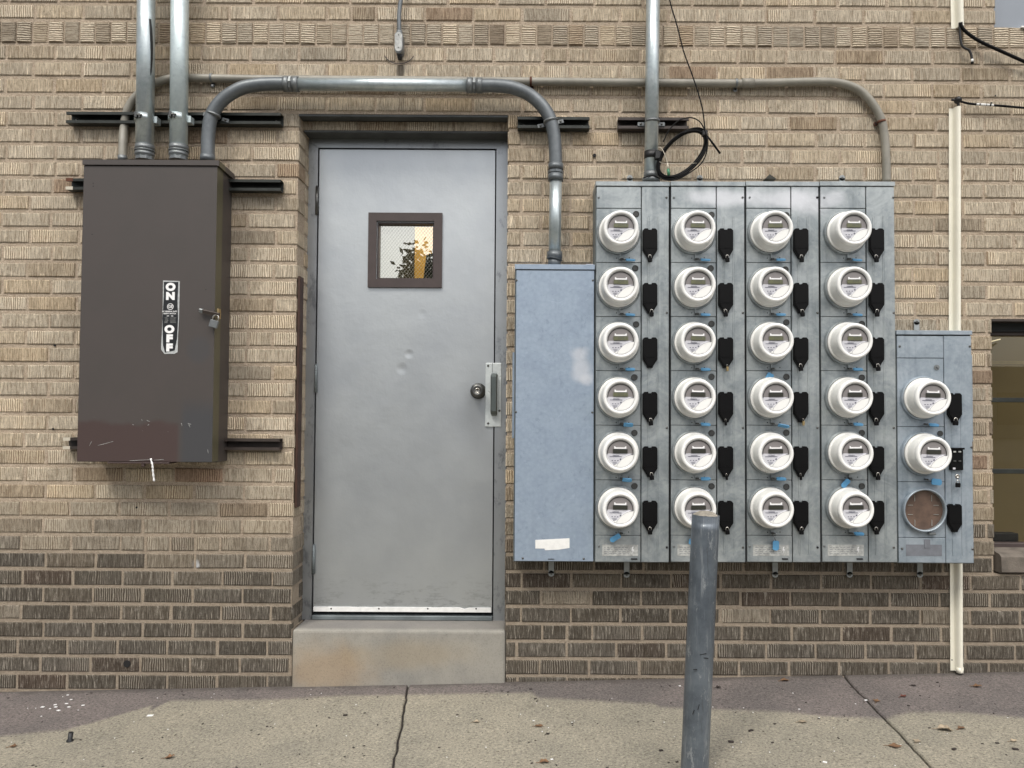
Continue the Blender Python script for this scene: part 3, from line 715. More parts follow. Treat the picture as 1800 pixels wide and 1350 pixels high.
def clipline(xa, za, dx, dz):
    t0, t1 = 0, 9
    for p, d, lo, hi in ((xa, dx, wx0, wx1), (za, dz, wz0, wz1)):
        a, b = (lo-p)/d, (hi-p)/d
        if a > b: a, b = b, a
        t0 = max(t0, a); t1 = min(t1, b)
    return (t0, t1) if t1 > t0+1e-3 else None
for i in range(-20, 40):
    for sgn in (1, -1):
        xa = wx0+i*stp*1.05 if sgn == 1 else wx1-i*stp*1.05
        r_ = clipline(xa, wz0, sgn*1.0, 1.25)
        if r_:
            t0, t1 = r_; m.tube([(xa+sgn*t0, wy, wz0+1.25*t0), (xa+sgn*t1, wy, wz0+1.25*t1)], 0.00035, 4, False)
wm = m.build('wire_mesh', M['wire'], door, kind='stuff')
for (ya, yb, xx) in ((328, 377, 557), (641, 690, 555), (958, 1009, 551)):
    h0 = W(xx, yb, FY-.008); h1 = W(xx, ya, FY-.008); h1.x = h0.x = (h0.x+h1.x)/2
    m = MB(); m.tube([h0, h1], 0.0068, 12); 
    for t in (0.2, 0.4, 0.6, 0.8):
        q = h0.lerp(h1, t); m.tube([q-Vector((0, 0, .0007)), q+Vector((0, 0, .0007))], 0.0072, 12)
    m.tube([h1, h1+Vector((0, 0, .004))], [0.005, 0.003], 10)
    m.build('hinge', M['darksteel'] if ya == 328 else M['frame_edge'], door)
# knob with keyhole
kc = W(840, 687, FY-.03); m = MB()
m.lathe([(0.033, 0.0), (0.034, 0.006), (0.022, 0.010), (0.017, 0.022), (0.020, 0.032), (0.0285, 0.040), (0.0295, 0.052), (0.025, 0.060), (0.012, 0.063), (0.0115, 0.060), (0.0001, 0.060)], 32, (kc.x, FY, kc.z))
kn = m.build('door_knob', M['darksteel'], door)
m = MB(); m.lathe([(0.0115, 0), (0.0115, 0.003), (0.0085, 0.0035), (0.0085, 0.002), (0.0001, 0.002)], 20, (kc.x, FY-.0605, kc.z)); kk = m.build('key_cylinder', M['steel'], kn)
m = MB(); m.box(kc.x-.0012, kc.x+.0012, FY-.0640, FY-.0624, kc.z-.005, kc.z+.005); m.build('keyhole', M['dark'], kn)
# latch guard plate with its pull
gx0, gx1, gz0, gz1 = rect(853, 638, 881, 750, FY-.008)
m = MB(); m.box(gx0, gx1, FY-.009, FY-.005, gz0, gz1, 0.0015, 2); 
lp = m.build('latch_plate', M['stainless'], door)
xm = X(865.5, 650, FY-.01)
m = MB(); m.box(xm-.0007, xm+.0007, FY-.0097, FY-.0088, Z(865, 655, FY), gz1-.001); m.build('plate_seam', M['dark'], lp)
m = MB(); pa, pb = W(868, 660, FY-.03), W(869, 726, FY-.03); xo = 0.012
prof = [(-.009, pa.z+.012), (-.034, pa.z+.006), (-.044, pa.z-.006), (-.044, pb.z+.008), (-.032, pb.z-.006), (-.009, pb.z-.012)]
inn = [(-.009, pa.z+.001), (-.030, pa.z-.003), (-.036, pa.z-.010), (-.036, pb.z+.012), (-.030, pb.z+.004), (-.009, pb.z)]
pl = prof+inn[::-1]; n = len(pl); xL, xR = pa.x-.0125, pa.x+.015; bv = .004; vs = []
for (xx, k) in ((xL, 1), (xL+bv, 0), (xR-bv, 0), (xR, 1)):
    for i, (yy, zz) in enumerate(pl):
        if k and i < 6: yy, zz = (yy+inn[i][0])/2, (zz+inn[i][1])/2
        vs.append((xx, FY+yy, zz))
fs = [(j*n+i, j*n+(i+1) % n, (j+1)*n+(i+1) % n, (j+1)*n+i) for j in range(3) for i in range(n)]+[(i, i+1, 10-i, 11-i) for i in range(5)]+[(3*n+i, 3*n+i+1, 3*n+10-i, 3*n+11-i) for i in range(5)]
m.add(vs, fs); m.build('pull_grip', M['grip'], lp)
for (px, py) in ((858, 643), (858, 744), (878, 722)):
    q = W(px, py, FY-.009); m = MB(); m.lathe([(0.0048, 0), (0.0045, 0.002), (0.002, 0.0032), (0.0001, 0.0033)], 14, q); m.build('rivet', M['darksteel'], lp)
# sweep and threshold
zx0, zx1, zz0, zz1 = rect(551, 1067.5, 863, 1075.5, FY-.004)
m = MB(); n = 40; top = []
for i in range(n+1):
    t = i/n; top.append((zx0+(zx1-zx0)*t, zz1-(0.0035*max(0, mnoise.noise(Vector((t*14, 3, 0))))+(0.006 if .83 < t < .86 else 0))))
m.prism([(zx0, zz0), (zx1, zz0)]+top[::-1], FY-.006, FY-.0005)
sw = m.build('door_sweep', M['tapewhite'], door)
for px in (582, 666, 752, 837):
    q = W(px, 1070, FY-.006); m = MB(); m.lathe([(0.0035, 0), (0.003, 0.001), (0.0001, 0.0012)], 10, q); m.build('screw', M['dark'], sw)
tz = Z(700, 1082, FY-.01)
m = MB(); m.box(lx0-.003, lx1+.003, FY-.012, FY+.09, SZT+0.001, tz-.002, 0.002); m.build('threshold', M['frame_edge'], door)
# wooden strip along the left reveal
q0, q1 = W(524, 487, 0.03), W(523, 891, 0.03)
m = MB(); m.box(DXL+0.0015, DXL+0.011, 0.004, 0.055, q1.z, q0.z, 0.0015)
ws = m.build('wooden_strip', M['wood']); tag(ws, 'narrow dark brown wooden strip on the left reveal of the door opening', 'wooden strip')

# ------------------------------------------------------------------ rooms behind the panes
m = MB(); ix0, ix1 = wx0-.6, wx1+.6
m.box(ix0, ix1, 1.6, 1.62, wz0-.5, wz1+.8); m.build('interior_wall', M['roomwall'], wall)
# wall strip made to glow warm behind the right of the door pane
sx0, sx1 = X(729, 440, 1.2), X(830, 440, 1.2)
m = MB(); m.box(sx0, sx1, 1.2, 1.22, wz0-.5, wz1+.8); m.build('glowing_interior_wall', M['glow_wall'], wall)
for (pa, pb) in (((752, 448), (746, 500)), ((757, 446), (752, 500)), ((762, 440), (757, 500))):
    m = MB(); m.tube([W(*pa, 1.0), W(*pb, 1.0)], .0085, 8); m.build('interior_rail', M['black2'], wall)
win = thing('window', 'dark-framed window with olive brown interior at the right edge behind the meter cabinet', 'window', (WXL, 0.1, WZB))
GY = 0.11
gzs = [Z(1775, 703, GY), Z(1775, 828, GY)]; fb = Z(1775, 953, GY); fbb = Z(1775, 967, GY)
m = MB(); m.box(WXL-.01, XR, GY-.03, GY+.02, fbb-.02, fb, 0.002); m.build('window_frame', M['bronze'], win)
for z in gzs:
    m = MB(); m.box(WXL-.01, XR, GY-.016, GY+.012, z-.010, z+.009, 0.0015); m.build('muntin', M['strut'], win)
zlev = [fb]+sorted(gzs)+[WZT]
for i in range(3):
    m = MB(); a, b = zlev[i]+.007, zlev[i+1]-.007
    m.add([(WXL-.01, GY, a), (XR, GY, a), (XR, GY, b), (WXL-.01, GY, b)], [(0, 1, 2, 3)]); m.build('window_pane', M['glass2'], win)
m = MB(); m.box(WXL-.3, XR+.1, 0.75, 0.77, WZB-.2, WZT+.2); m.build('interior_wall', M['glow_room'], win)
m = MB(); m.box(X(1738, 610, .5), XR, .5, .53, Z(1750, 640, .5), Z(1750, 634, .5)); m.build('interior_rail', M['brass'], win)
q = W(1762, 585, .45); m = MB(); m.tube(spline([q+Vector((-.09, 0, -.05)), q+Vector((-.03, 0, -.035)), q+Vector((-.01, 0, -.03))], 6), .0025, 8); m.build('interior_fixture', M['lamp'], win)
m = MB(); bx = rect(1740, 937, 1788, 952, GY+.06); m.box(bx[0], bx[1], GY+.05, GY+.1, fb-.01, bx[3], .002); m.build('dark_block', M['black2'], win)
m = MB(); m.box(WXL-.01, XR, GY-.045, GY+.02, WZT-.042, WZT-.004, .002); m.build('shaded_head_frame', M['seam'], win)  # near-black head, the shade under the lintel put into its colour
m = MB(); m.box(WXL-.01, XR, GY-.03, GY+.012, WZT-.056, WZT-.042, .001); m.build('head_bead', M['strutbrown'], win)
# sill: sloped rowlock bricks
zt = Z(1775, 969, 0.0)
def sill_brick(xa, xb):
    m = MB(); f = -0.012; lo = Z(1775, 1008, f)
    prof = [(0.13, zt+.012), (0.0, zt-.012), (f, zt-.022), (f-.002, lo+.006), (f+.004, lo), (0.13, lo)]
    vs = [(x_, y_, z_) for x_ in (xa, xb) for (y_, z_) in prof]; n = len(prof)
    m.add(vs, [list(range(n)), list(range(2*n-1, n-1, -1))]+[(i, i+n, (i+1) % n+n, (i+1) % n) for i in range(n)])
    return m.build('sill_brick', M['sillstone'], win)
xs = X(1757, 990, 0)
while xs < XR: sill_brick(xs, xs+.19); xs += .2
m = MB(); m.box(UXL, XR, 0.02, 0.05, UZB+.002, zhi); up = m.build('upper_window_panel', M['greywin']); tag(up, 'flat blue-grey panel in the wall opening at the top right corner above the soldier course', 'panel')
m = MB(); m.box(X(1793, 48), XR, -0.01, 0.02, UZB-.002, UZB+.004); m.build('upper_sill_edge', M['tapewhite'], up)

# ------------------------------------------------------------------ strut channels
def strut(px0, px1, py0, py1, mat, label, endmat=None, screws=()):
    x0, x1 = X(px0, py0), X(px1, py0); zc = Z((px0+px1)/2, (py0+py1)/2, -.02); h = 0.0232; t = 0.0028; dp = -0.041
    z0, z1 = zc-h, zc+h; tilt = Matrix.Translation((0, 0, 0))
    m = MB()
    m.box(x0, x1, -.0035, -.0005, z0, z1); m.box(x0, x1, dp, -.0035, z1-t, z1); m.box(x0, x1, dp, -.0035, z0, z0+t)
    m.box(x0, x1, dp, dp+t, z1-t-.0085, z1-t); m.box(x0, x1, dp, dp+t, z0+t, z0+t+.0085)
    m.box(x0, x1, dp+t, dp+.009, z1-t-.0085, z1-t-.006); m.box(x0, x1, dp+t, dp+.009, z0+t+.006, z0+t+.0085)
    th = thing('strut_channel', label, 'strut channel', ((x0+x1)/2, -.002, z0), 'steel strut channels bolted to the wall')
    m.build('channel', mat, th)
    if endmat:
        m = MB(); m.box(x0-.0008, x0+.028, dp-.0012, dp-.0002, z1-.0125, z1+.0005); m.box(x0-.0008, x0+.028, dp-.0012, -.002, z1, z1+.001); m.build('worn_end', endmat[0], th)
        m = MB(); m.box(x0-.0008, x0+.028, dp-.0012, dp-.0002, z0-.0005, z0+.0125); m.build('worn_end', endmat[1], th)
    for px in screws:
        xx = X(px, py0); m = MB(); m.lathe([(0.006, 0), (0.006, .004), (0.003, .006), (.0001, .006)], 8, (xx, -.0035, zc)); m.build('bolt', M['steel'], th)
    return th
strut(127, 499, 200, 221, M['strut'], 'long dark strut channel crossing behind the conduits above the brown switch box', None, (137, 486))
strut(127, 499, 317, 337, M['strut'], 'dark strut channel behind the top of the brown switch box, with a rusty left end', (M['rust'], M['cream']))
strut(122, 497, 770, 790, M['strutbrown'], 'dark strut channel behind the bottom of the brown switch box, with a pale left end', (M['cream'], M['cream']))
strut(910, 1035, 208, 229, M['strut'], 'short dark strut channel under the elbow conduit right of the door', None, (921, 1022))
strut(1085, 1207, 209, 230, M['strutbrown'], 'short brown strut channel behind the vertical conduit above the meters')

# ------------------------------------------------------------------ conduits
def pts(lst, y): return [W(a, b, y if len(c) == 0 else c[0]) for a, b, *c in lst]
def bands(mb, path, r, segs, n=20):
    pass
def strap(parent, c, axis, r, mat, wings=(0.028, 0.028), wy=-0.042, tilt=0.0, w_=0.011):
    """two-hole strap: a band over the pipe and flat ears with screws"""
    m = MB(); c = Vector(c); a = Vector(axis).normalized()
    m.tube([c-a*w_/2, c+a*w_/2], r+.0022, 24); m.tube([c-a*.0015, c+a*.0015], r+.0040, 24)
    side = a.cross(Vector((0, 1, 0))).normalized()
    if side.x < 0: side = -side
    for sgn, wl in ((-1, wings[0]), (1, wings[1])):
        if wl <= 0: continue
        p0 = c+side*sgn*(r-.001); p1 = c+side*sgn*(r+wl)
        mm = Matrix.Translation(((p0.x+p1.x)/2, wy-.0015, (p0.z+p1.z)/2)) @ Matrix.Rotation(-math.atan2(side.z, side.x), 4, 'Y')
        m.box(-(wl+.001)/2, (wl+.001)/2, -.0014, .0014, -.008, .008, .0012, 1, mm)
    s_ = m.build('strap', mat, parent)
    for sgn, wl in ((-1, wings[0]), (1, wings[1])):
        if wl <= 0: continue
        p1 = c+side*sgn*(r+wl*.55)
        m = MB(); m.lathe([(0.0048, 0), (0.0045, .003), (.002, .0045), (.0001, .0045)], 10, (p1.x, wy-.003, p1.z)); m.build('screw', M['darksteel'], s_)
    return s_
def coupling(parent, path, r, mat, name='coupling', ribs=True):
    m = MB(); a, b = Vector(path[0]), Vector(path[-1]); L = (b-a)
    m.tube([a, a+L*.36], r*1.15, 24); m.tube([a+L*.36, a+L*.42], r*1.02, 24); m.tube([a+L*.42, a+L*.56], r*1.20, 8, smooth=False)
    m.tube([a+L*.56, a+L*.62], r*1.02, 24); m.tube([a+L*.62, b], r*1.15, 24)
    return m.build(name, mat, parent)
YB = -0.078
# two big vertical conduits
for (pa, pb, mat, lab, ys) in (((258, -120), (254.5, 268), M['shiny'], 'left large vertical galvanised conduit with a long black scar, entering the brown box', 209),
                           ((317, -120), (314, 268), M['shiny2'], 'right large vertical galvanised conduit, clean and pale, entering the brown box', 208)):
    a, b = W(*pa, YB), W(*pb, YB); a.x = b.x+(a.x-b.x)*1.0; r = 0.0345
    th = thing('large_conduit', lab, 'conduit', b, 'large vertical conduits above the brown box')
    m = MB(); m.tube([a, b+Vector((0, 0, -.02))], r, 32); m.build('pipe', mat, th)
    q = W(pb[0]-1, ys, YB); m = MB(); m.tube([q+Vector((0, 0, -.014)), q+Vector((0, 0, .014))], r+.0022, 32)
    m.box(q.x+r*.6, q.x+r+.016, YB+.0, YB+.036, q.z-.017, q.z+.012, .002)
    cl = m.build('clamp', mat, th)
    m = MB(); m.box(q.x-.016, q.x-.006, YB-r-.016, YB-r+.002, q.z-.013, q.z+.012, .002); m.tube([(q.x-.022, YB-r-.009, q.z+.002), (q.x+.012, YB-r-.009, q.z-.001)], .004, 8)
    m.box(q.x-.002, q.x+.006, YB-r-.012, YB-r+.003, q.z-.012, q.z+.006, .002)
    m.build('clamp_bolt', M['darksteel'], cl)
    zb = Z(pb[0], 281, YB)
    m = MB(); z1 = Z(pb[0], 256, YB); hh = z1-zb
    m.tube([(b.x, YB, z1), (b.x, YB, z1-hh*.36)], r*1.06, 32); m.tube([(b.x, YB, z1-hh*.36), (b.x, YB, z1-hh*.44)], r*1.12, 32)
    m.tube([(b.x, YB, z1-hh*.44), (b.x, YB, z1-hh*.5)], r*.98, 32); m.tube([(b.x, YB, z1-hh*.5), (b.x, YB, z1-hh*.66), (b.x, YB, z1-hh*.74), (b.x, YB, z1-hh*.80)], [r*1.06, r*1.09, r*1.02, r*.93], 32)
    m.tube([(b.x, YB, z1-hh*.80), (b.x, YB, zb-.002)], r*1.02, 10, smooth=False)
    m.build('hub', M['fitting'], th)
    if mat == M['shiny']:
        # dark scorch scar on the front
        m = MB(); pr = []
        zA_, zB_ = Z(266, 38, YB), Z(262, 136, YB)
        n = 14; vs = []
        for i in range(n+1):
            t = i/n; z = zA_+(zB_-zA_)*t; cx = R(-52-14*math.sin(t*2.6)); wv = (0.20+0.16*math.sin(t*3.0+.4))*(1 if t < .93 else .45)
            for k in range(4):
                an = cx-wv/2+wv*k/3+0.03*mnoise.noise(Vector((t*9, k, 0)))
                vs.append((b.x+(a.x-b.x)*((z-b.z)/(a.z-b.z))-math.sin(an)*(r+.0006), YB-math.cos(an)*(r+.0006), z))
        m.add(vs, [(i*4+k, i*4+k+1, i*4+k+5, i*4+k+4) for i in range(n) for k in range(3)], True)
        m.build('scar', M['black2'], th)
# elbow conduit over the door
YE = -0.070; rE = 0.0265
th = thing('elbow_conduit', 'thick grey conduit arching over the door from brown box to blue-grey panel', 'conduit', W(365, 280, YE))
m = MB(); P1 = spline(pts([(365, 283), (365.5, 262), (366, 239), (372, 203), (392, 175), (422, 156), (450, 149.5), (478, 147.5), (506, 147.5)], YE), 8); m.tube(P1, rE, 28); m.build('bend', M['dullpipe'], th)
m = MB(); m.tube(pts([(520, 148), (828, 150)], YE), rE*.95, 28); m.build('pipe', M['shiny'], th)
m = MB(); P2 = spline(pts([(842, 150.5), (872, 150.5), (900, 154), (928, 165), (951, 184), (966, 207), (974, 238), (976.5, 270), (977, 300)], YE), 8); m.tube(P2, rE, 28); m.build('bend', M['dullpipe'], th)
m = MB(); m.tube(pts([(977, 308), (975, 450)], YE), rE*.93, 28); m.build('pipe', M['shiny'], th)
coupling(th, pts([(499, 147.8), (525, 148.2)], YE), rE, M['fitting']); coupling(th, pts([(821, 150), (848, 150.5)], YE), rE, M['fitting'])
coupling(th, pts([(977, 288), (976.5, 318)], YE), rE, M['dullpipe']); 
m = MB(); q = pts([(975, 443), (974.8, 455), (974.6, 456), (974.5, 468)], YE); m.tube(q[:2], rE*1.16, 28); m.tube([q[1], q[2]], rE*1.22, 28); m.tube(q[2:], rE*.98, 28); m.build('hub', M['dullpipe'], th)
m = MB(); q = pts([(365, 273), (365, 284)], YE); m.tube(q, rE*1.08, 28); m.build('hub', M['dullpipe'], th)
strap(th, W(375, 202, YE), (.28, 0, 1), rE, M['fitting'], tilt=.1); strap(th, W(968, 213, YE), (-.22, 0, 1), rE, M['fitting'])
# thin conduit looping behind
YT = -0.022; rT = 0.0165
th = thing('thin_conduit', 'thin taupe conduit running behind the others from brown box to right end of meter cabinets', 'conduit', W(216, 280, YT))
m = MB()
m.tube(spline(pts([(215.5, 284, -.05), (216, 255, -.04), (218, 224), (224, 194), (238, 171), (262, 152), (284, 142), (305, 137.5), (340, 137), (450, 139), (700, 141), (900, 143), (1100, 145), (1278, 146.5), (1350, 145.5), (1438, 143.5), (1476, 146), (1506, 156), (1527, 174), (1543, 197), (1552, 221), (1556, 250), (1558, 285), (1558.5, 321)], YT), 7), rT, 20)
m.build('pipe', M['thinpipe'], th)
m = MB(); m.tube(pts([(1303, 146.3), (1325, 146)], YT), rT*1.16, 20); m.build('coupling', M['thinpipe'], th)
m = MB(); m.tube(pts([(215.5, 274), (215.5, 283)], -.048), rT*1.12, 20); m.build('hub', M['fitting'], th)
for (px, py, ax, mat, dx, dy) in ((372, 137, (1, 0, 0), M['fitting'], 2, 13), (933, 143, (1, 0, 0), M['rust'], 2, 12), (1294, 146, (1, 0, 0), M['fitting'], -2, 12), (1549, 214, (.22, 0, -1), M['rust'], -10, 4)):
    q = W(px, py, YT); m = MB(); a = Vector(ax).normalized(); m.tube([q-a*.0045, q+a*.0045], rT+.0018, 20)
    e = W(px+dx, py+dy, -.006)
    d_ = (e-Vector((q.x, -.006, q.z))); L = d_.length; an = math.atan2(d_.z, d_.x)
    mm = Matrix.Translation((q.x+d_.x*.75, -.006, q.z+d_.z*.75)) @ Matrix.Rotation(-an, 4, 'Y'); m.box(-L*.35, L*.35, -.0015, .004, -.0055, .0055, 0, 1, mm)
    m.cyl((e.x, -.003, e.z), (0, -1, 0), .0085, .006, 16)
    s_ = m.build('strap', mat, th); m = MB(); m.cyl((e.x, -.008, e.z), (0, -1, 0), .0042, .003, 10); m.build('screw', M['dark'] if px != 372 else M['steel'], s_)
# vertical conduit above the meters
th = thing('vertical_conduit', 'straight vertical galvanised conduit entering the top of the meter cabinets beside the cable coil', 'conduit', W(1145, 318, YE)); rV = .0275
m = MB(); a, b = W(1149, -120, YE), W(1144.5, 316, YE); m.tube([a, b], rV, 28); m.build('pipe', M['shiny'], th)
strap(th, W(1146.5, 214, YE), (0, 0, 1), rV, M['fitting'])
m = MB(); m.tube(pts([(1145.2, 267), (1145, 280)], YE), rV+.0016, 28); m.build('black_tape_band', M['black2'], th)
m = MB(); m.tube(pts([(1144.7, 303), (1144.6, 313)], YE), rV*1.1, 28); m.tube(pts([(1144.6, 313), (1144.6, 320)], YE), rV*1.28, 28); m.build('hub', M['fitting'], th)
# small conduit and pull elbow at top centre
th = thing('conduit_elbow', 'small grey conduit dropping into an oval cast elbow fitting above the door', 'conduit fitting', W(702, 98, -.03))
m = MB(); m.tube(spline(pts([(708, -60), (706, -10), (703, 10), (701.5, 30), (702, 55)], -.03), 8), .0088, 14); m.build('pipe', M['dullpipe'], th)
c0 = W(702, 66, -.03); c1 = W(702, 88, -.03); hw = 0.0165
m = MB(); pl = [];
for k in range(13): a = math.pi*k/12; pl.append((c0.x+math.cos(a)*hw, c0.z+math.sin(a)*hw))
for k in range(13): a = math.pi+math.pi*k/12; pl.append((c1.x+math.cos(a)*hw, c1.z+math.sin(a)*hw*1.2))
m.prism(pl, -.048, -.004); m.tube([c0+Vector((0, 0, .012)), c0+Vector((0, 0, .028))], .0125, 16); bd = m.build('fitting_body', M['fitting'], th)
m = MB(); m.prism([(c0.x+(x-c0.x)*.86, (c0.z+c1.z)/2+(z-(c0.z+c1.z)/2)*.9) for x, z in pl], -.052, -.048); cv = m.build('fitting_cover', M['old_label'], th)
for q in (c0, c1): m = MB(); m.cyl((q.x, -.052, q.z), (0, -1, 0), .0025, .0015, 8); m.build('screw', M['darksteel'], cv)
m = MB(); m.tube([(c1.x, -.024, c1.z-.012), (c1.x, -.012, c1.z-.034)], [.013, .008], 12); m.build('spout', M['black2'], th)
# ring scar round the fitting, smeared old sealant below
m = MB(); q = W(702, 96, 0); vs = []
for i in range(25):
    a = R(200+140*i/24); vs += [(q.x+math.cos(a)*.062, -.0035, q.z+.012+math.sin(a)*.05), (q.x+math.cos(a)*.066, -.0035, q.z+.012+math.sin(a)*.054)]
m = MB(); m.add(vs, [(2*i, 2*i+1, 2*i+3, 2*i+2) for i in range(24)]); m.build('old_sealant', M['strutbrown'], wall)
# ------------------------------------------------------------------ brown safety switch
bx0 = (X(146, 290, -.16)+X(136, 812, -.16))/2; bx1 = (X(381, 290, -.16)+X(374, 812, -.16))/2
bz1 = Z(260, 290, -.16); bz0 = Z(260, 812, -.16)
sw = thing('safety_switch_box', 'tall brown metal electrical switch box with an ON OFF sticker, left of the door', 'electrical box', ((bx0+bx1)/2, 0, bz0))
m = MB(); m.box(bx0+.006, bx1-.002, -.105, -.003, bz0-.004, bz1, .003); m.build('body', M['box'], sw)
m = MB(); m.box(bx0, bx1, -.16, -.10, bz0, bz1-.0035, .0022, 2); cov_ = m.build('cover', M['box'], sw)
zt_ = Z(260, 281, -.165)
m = MB(); vs = [(bx0-.002, -.166, bz1-.0015), (bx1+.002, -.166, bz1-.0015), (bx1+.002, -.166, zt_), (bx0-.002, -.166, zt_)]
m.prism([(p[0], p[2]) for p in vs], -.166, -.003)
# sloping drip flange on the right-hand side
def quadbar(m, a, b, t, h):
    m.add([a, b, b+Vector((0, 0, -h)), a+Vector((0, 0, -h)), a+Vector((t, 0, 0)), b+Vector((t, 0, 0)), b+Vector((t, 0, -h)), a+Vector((t, 0, -h))],
          [(0, 1, 2, 3), (4, 7, 6, 5), (0, 4, 5, 1), (1, 5, 6, 2), (2, 6, 7, 3), (3, 7, 4, 0)])
quadbar(m, Vector((bx1+.002, -.166, zt_)), Vector((bx1+.002, -.003, zt_-.006)), .006, .022)
m.build('rain_hood', M['box'], sw)
m = MB(); m.box(bx0+.12, bx0+.36, -.164, -.10, bz0-.007, bz0-.001, .001); m.box(bx0+.25, bx0+.262, -.162, -.15, bz0-.018, bz0-.004, .001); m.build('bottom_lip', M['box'], sw)
for (px, py) in ((164, 322), (164, 327.5), (362, 509), (162, 412)):
    q = W(px, py, -.16); m = MB(); m.cyl((q.x, -.16, q.z), (0, -1, 0), .0018, .0008, 8); m.build('rivet', M['dark'], sw)
m = MB()
for (xa, ya, xb_, yb) in ((157, 784, 161, 776), (172, 783, 184, 780), (184, 780, 199, 776), (249, 737, 250, 740), (258, 739, 263, 741), (259, 748, 262, 746), (233, 746, 235, 747), (319, 744, 320, 749), (332, 746, 334, 751), (330, 744, 336, 746), (228, 810, 262, 808), (270, 809, 288, 808), (365, 790, 366, 797)):
    a, b = W(xa, ya, -.1604), W(xb_, yb, -.1604); m.tube([a, b], .0007, 4)
m.build('scratch', M['old_label'], sw, kind='stuff')
# sticker
YS = -.1612
lab = thing('tmp', 'x', 'x', (0, 0, 0)); bpy.data.objects.remove(lab)
c = [W(*p, YS) for p in ((286.5, 493), (316, 494), (315.5, 520), (314.5, 560), (313, 590), (312, 619), (306, 622), (289, 622), (283, 614), (285, 575), (286, 540))]
m = MB(); m.prism([(p.x, p.z) for p in c][::-1], YS, -.1602); stk = m.build('sticker', M['signedge'], sw)
c = [W(*p, YS-.0003) for p in ((288, 495.5), (313.5, 495.5), (312, 530), (313, 560), (311, 596), (307, 616), (290, 620), (286.5, 606), (285.5, 560), (288, 520))]
m = MB(); m.prism([(p.x, p.z) for p in c][::-1], YS-.0005, YS-.0001); m.build('sticker_face', M['signblack'], stk)
for (ch, px, py) in (('O', 300, 505), ('N', 299.7, 521), ('O', 298, 579.3), ('F', 297.8, 595.5), ('F', 297.6, 611.5)):
    q = W(px, py, YS); text_mesh(ch, 0.038, M['signwhite'], 'letter', stk, q.x, YS-.0009, q.z, 1.15 if ch != 'F' else 1.3, 0.0028)
q = W(299.5, 539, YS); m = MB(); rr = .0125; n = 28
vs = [(q.x+math.cos(2*math.pi*k/n)*r_, YS-.0009, q.z+math.sin(2*math.pi*k/n)*r_) for k in range(n) for r_ in (rr, rr*.84)]
m.add(vs, [(2*k, (2*k+2) % (2*n), (2*k+3) % (2*n), 2*k+1) for k in range(n)]); m.build('emblem_ring', M['signwhite'], stk)
text_mesh('GE', 0.0155, M['signwhite'], 'emblem_letters', stk, q.x, YS-.0009, q.z, 0.95, 0.0003)
for (s_, px, py, sz) in (('AC GENERAL DUTY', 298.5, 547.5, .0066), ('SAFETY SWITCH', 298.5, 551.3, .0066), ('240V      100A', 299, 555.5, .0042)):
    q = W(px, py, YS); text_mesh(s_, sz, M['signwhite'], 'fine_print', stk, q.x, YS-.0009, q.z, 1.0, 0.0002)
m = MB()
for k in range(5):
    for (pa, pb) in ((289, 296), (299, 310)):
        a = W(pa+rnd.random(), 558.5+k*2.1, YS); b = W(pb-rnd.random()*2, 558.5+k*2.1, YS); m.box(a.x, b.x, YS-.0009, YS-.0007, a.z-.0008, a.z)
m.build('fine_print', M['old_label'], stk)
# latch
a, b = W(352, 545, -.17), W(388, 553, -.17)
m = MB(); mm = Matrix.Translation(((a.x+b.x)/2, -.172, (a.z+b.z)/2)) @ Matrix.Rotation(R(12), 4, 'Y') @ Matrix.Rotation(R(20), 4, 'X')
L = (b.x-a.x); m.box(-L*.5, L*.5, -.010, .0, -.0065, .0065, .0012, 1, mm); lt = m.build('latch', M['strutbrown'], sw)
m = MB(); m.box(-L*.5-.001, -L*.5+.014, -.0115, .0015, -.008, .008, .002, 1, mm); m.build('latch_tip', M['fitting'], lt)
m = MB(); q = W(384, 552, -.165); m.box(q.x-.002, q.x+.004, -.175, -.15, q.z-.018, q.z+.02, .001); m.build('hasp', M['brass'], sw)
def padlock(px, py, y, w_, h_, body, shk, label, tilt=0.0, group=None, depth=.010, sh=1.0):
    q = W(px, py, y); th = thing('padlock', label, 'padlock', q, group)
    m = MB(); mm = Matrix.Translation(q) @ Matrix.Rotation(tilt, 4, 'Y')
    m.box(-w_/2, w_/2, -depth/2, depth/2, -h_, 0, min(w_, depth)*.18, 1, mm); m.build('body', body, th)
    m = MB(); r_ = w_*.33*sh; P_ = [(-r_, 0, -h_*.2), (-r_, 0, h_*.35)]+[(-math.cos(math.pi*k/8)*r_, 0, h_*.35+math.sin(math.pi*k/8)*r_) for k in range(1, 8)]+[(r_, 0, h_*.35), (r_, 0, -h_*.2)]
    m.tube([mm @ Vector(p) for p in P_], w_*.085, 8); m.build('shackle', shk, th); return th
padlock(378, 563, -.178, .033, .030, M['fitting'], M['steel'], 'grey steel padlock hanging from the latch of the brown switch box', R(16), None, .012)
# white strip dripping from the underside
m = MB(); P_ = [W(265, 806, -.166), W(268, 818, -.168), W(269, 830, -.166), W(271, 846, -.163)]
m.tube(spline(P_, 6), [.0035+.001*math.sin(i*1.9) for i in range(19)], 6); s_ = m.build('paint_strip', M['signwhite']); tag(s_, 'thin white strip hanging from the bottom edge of the brown switch box', 'strip')

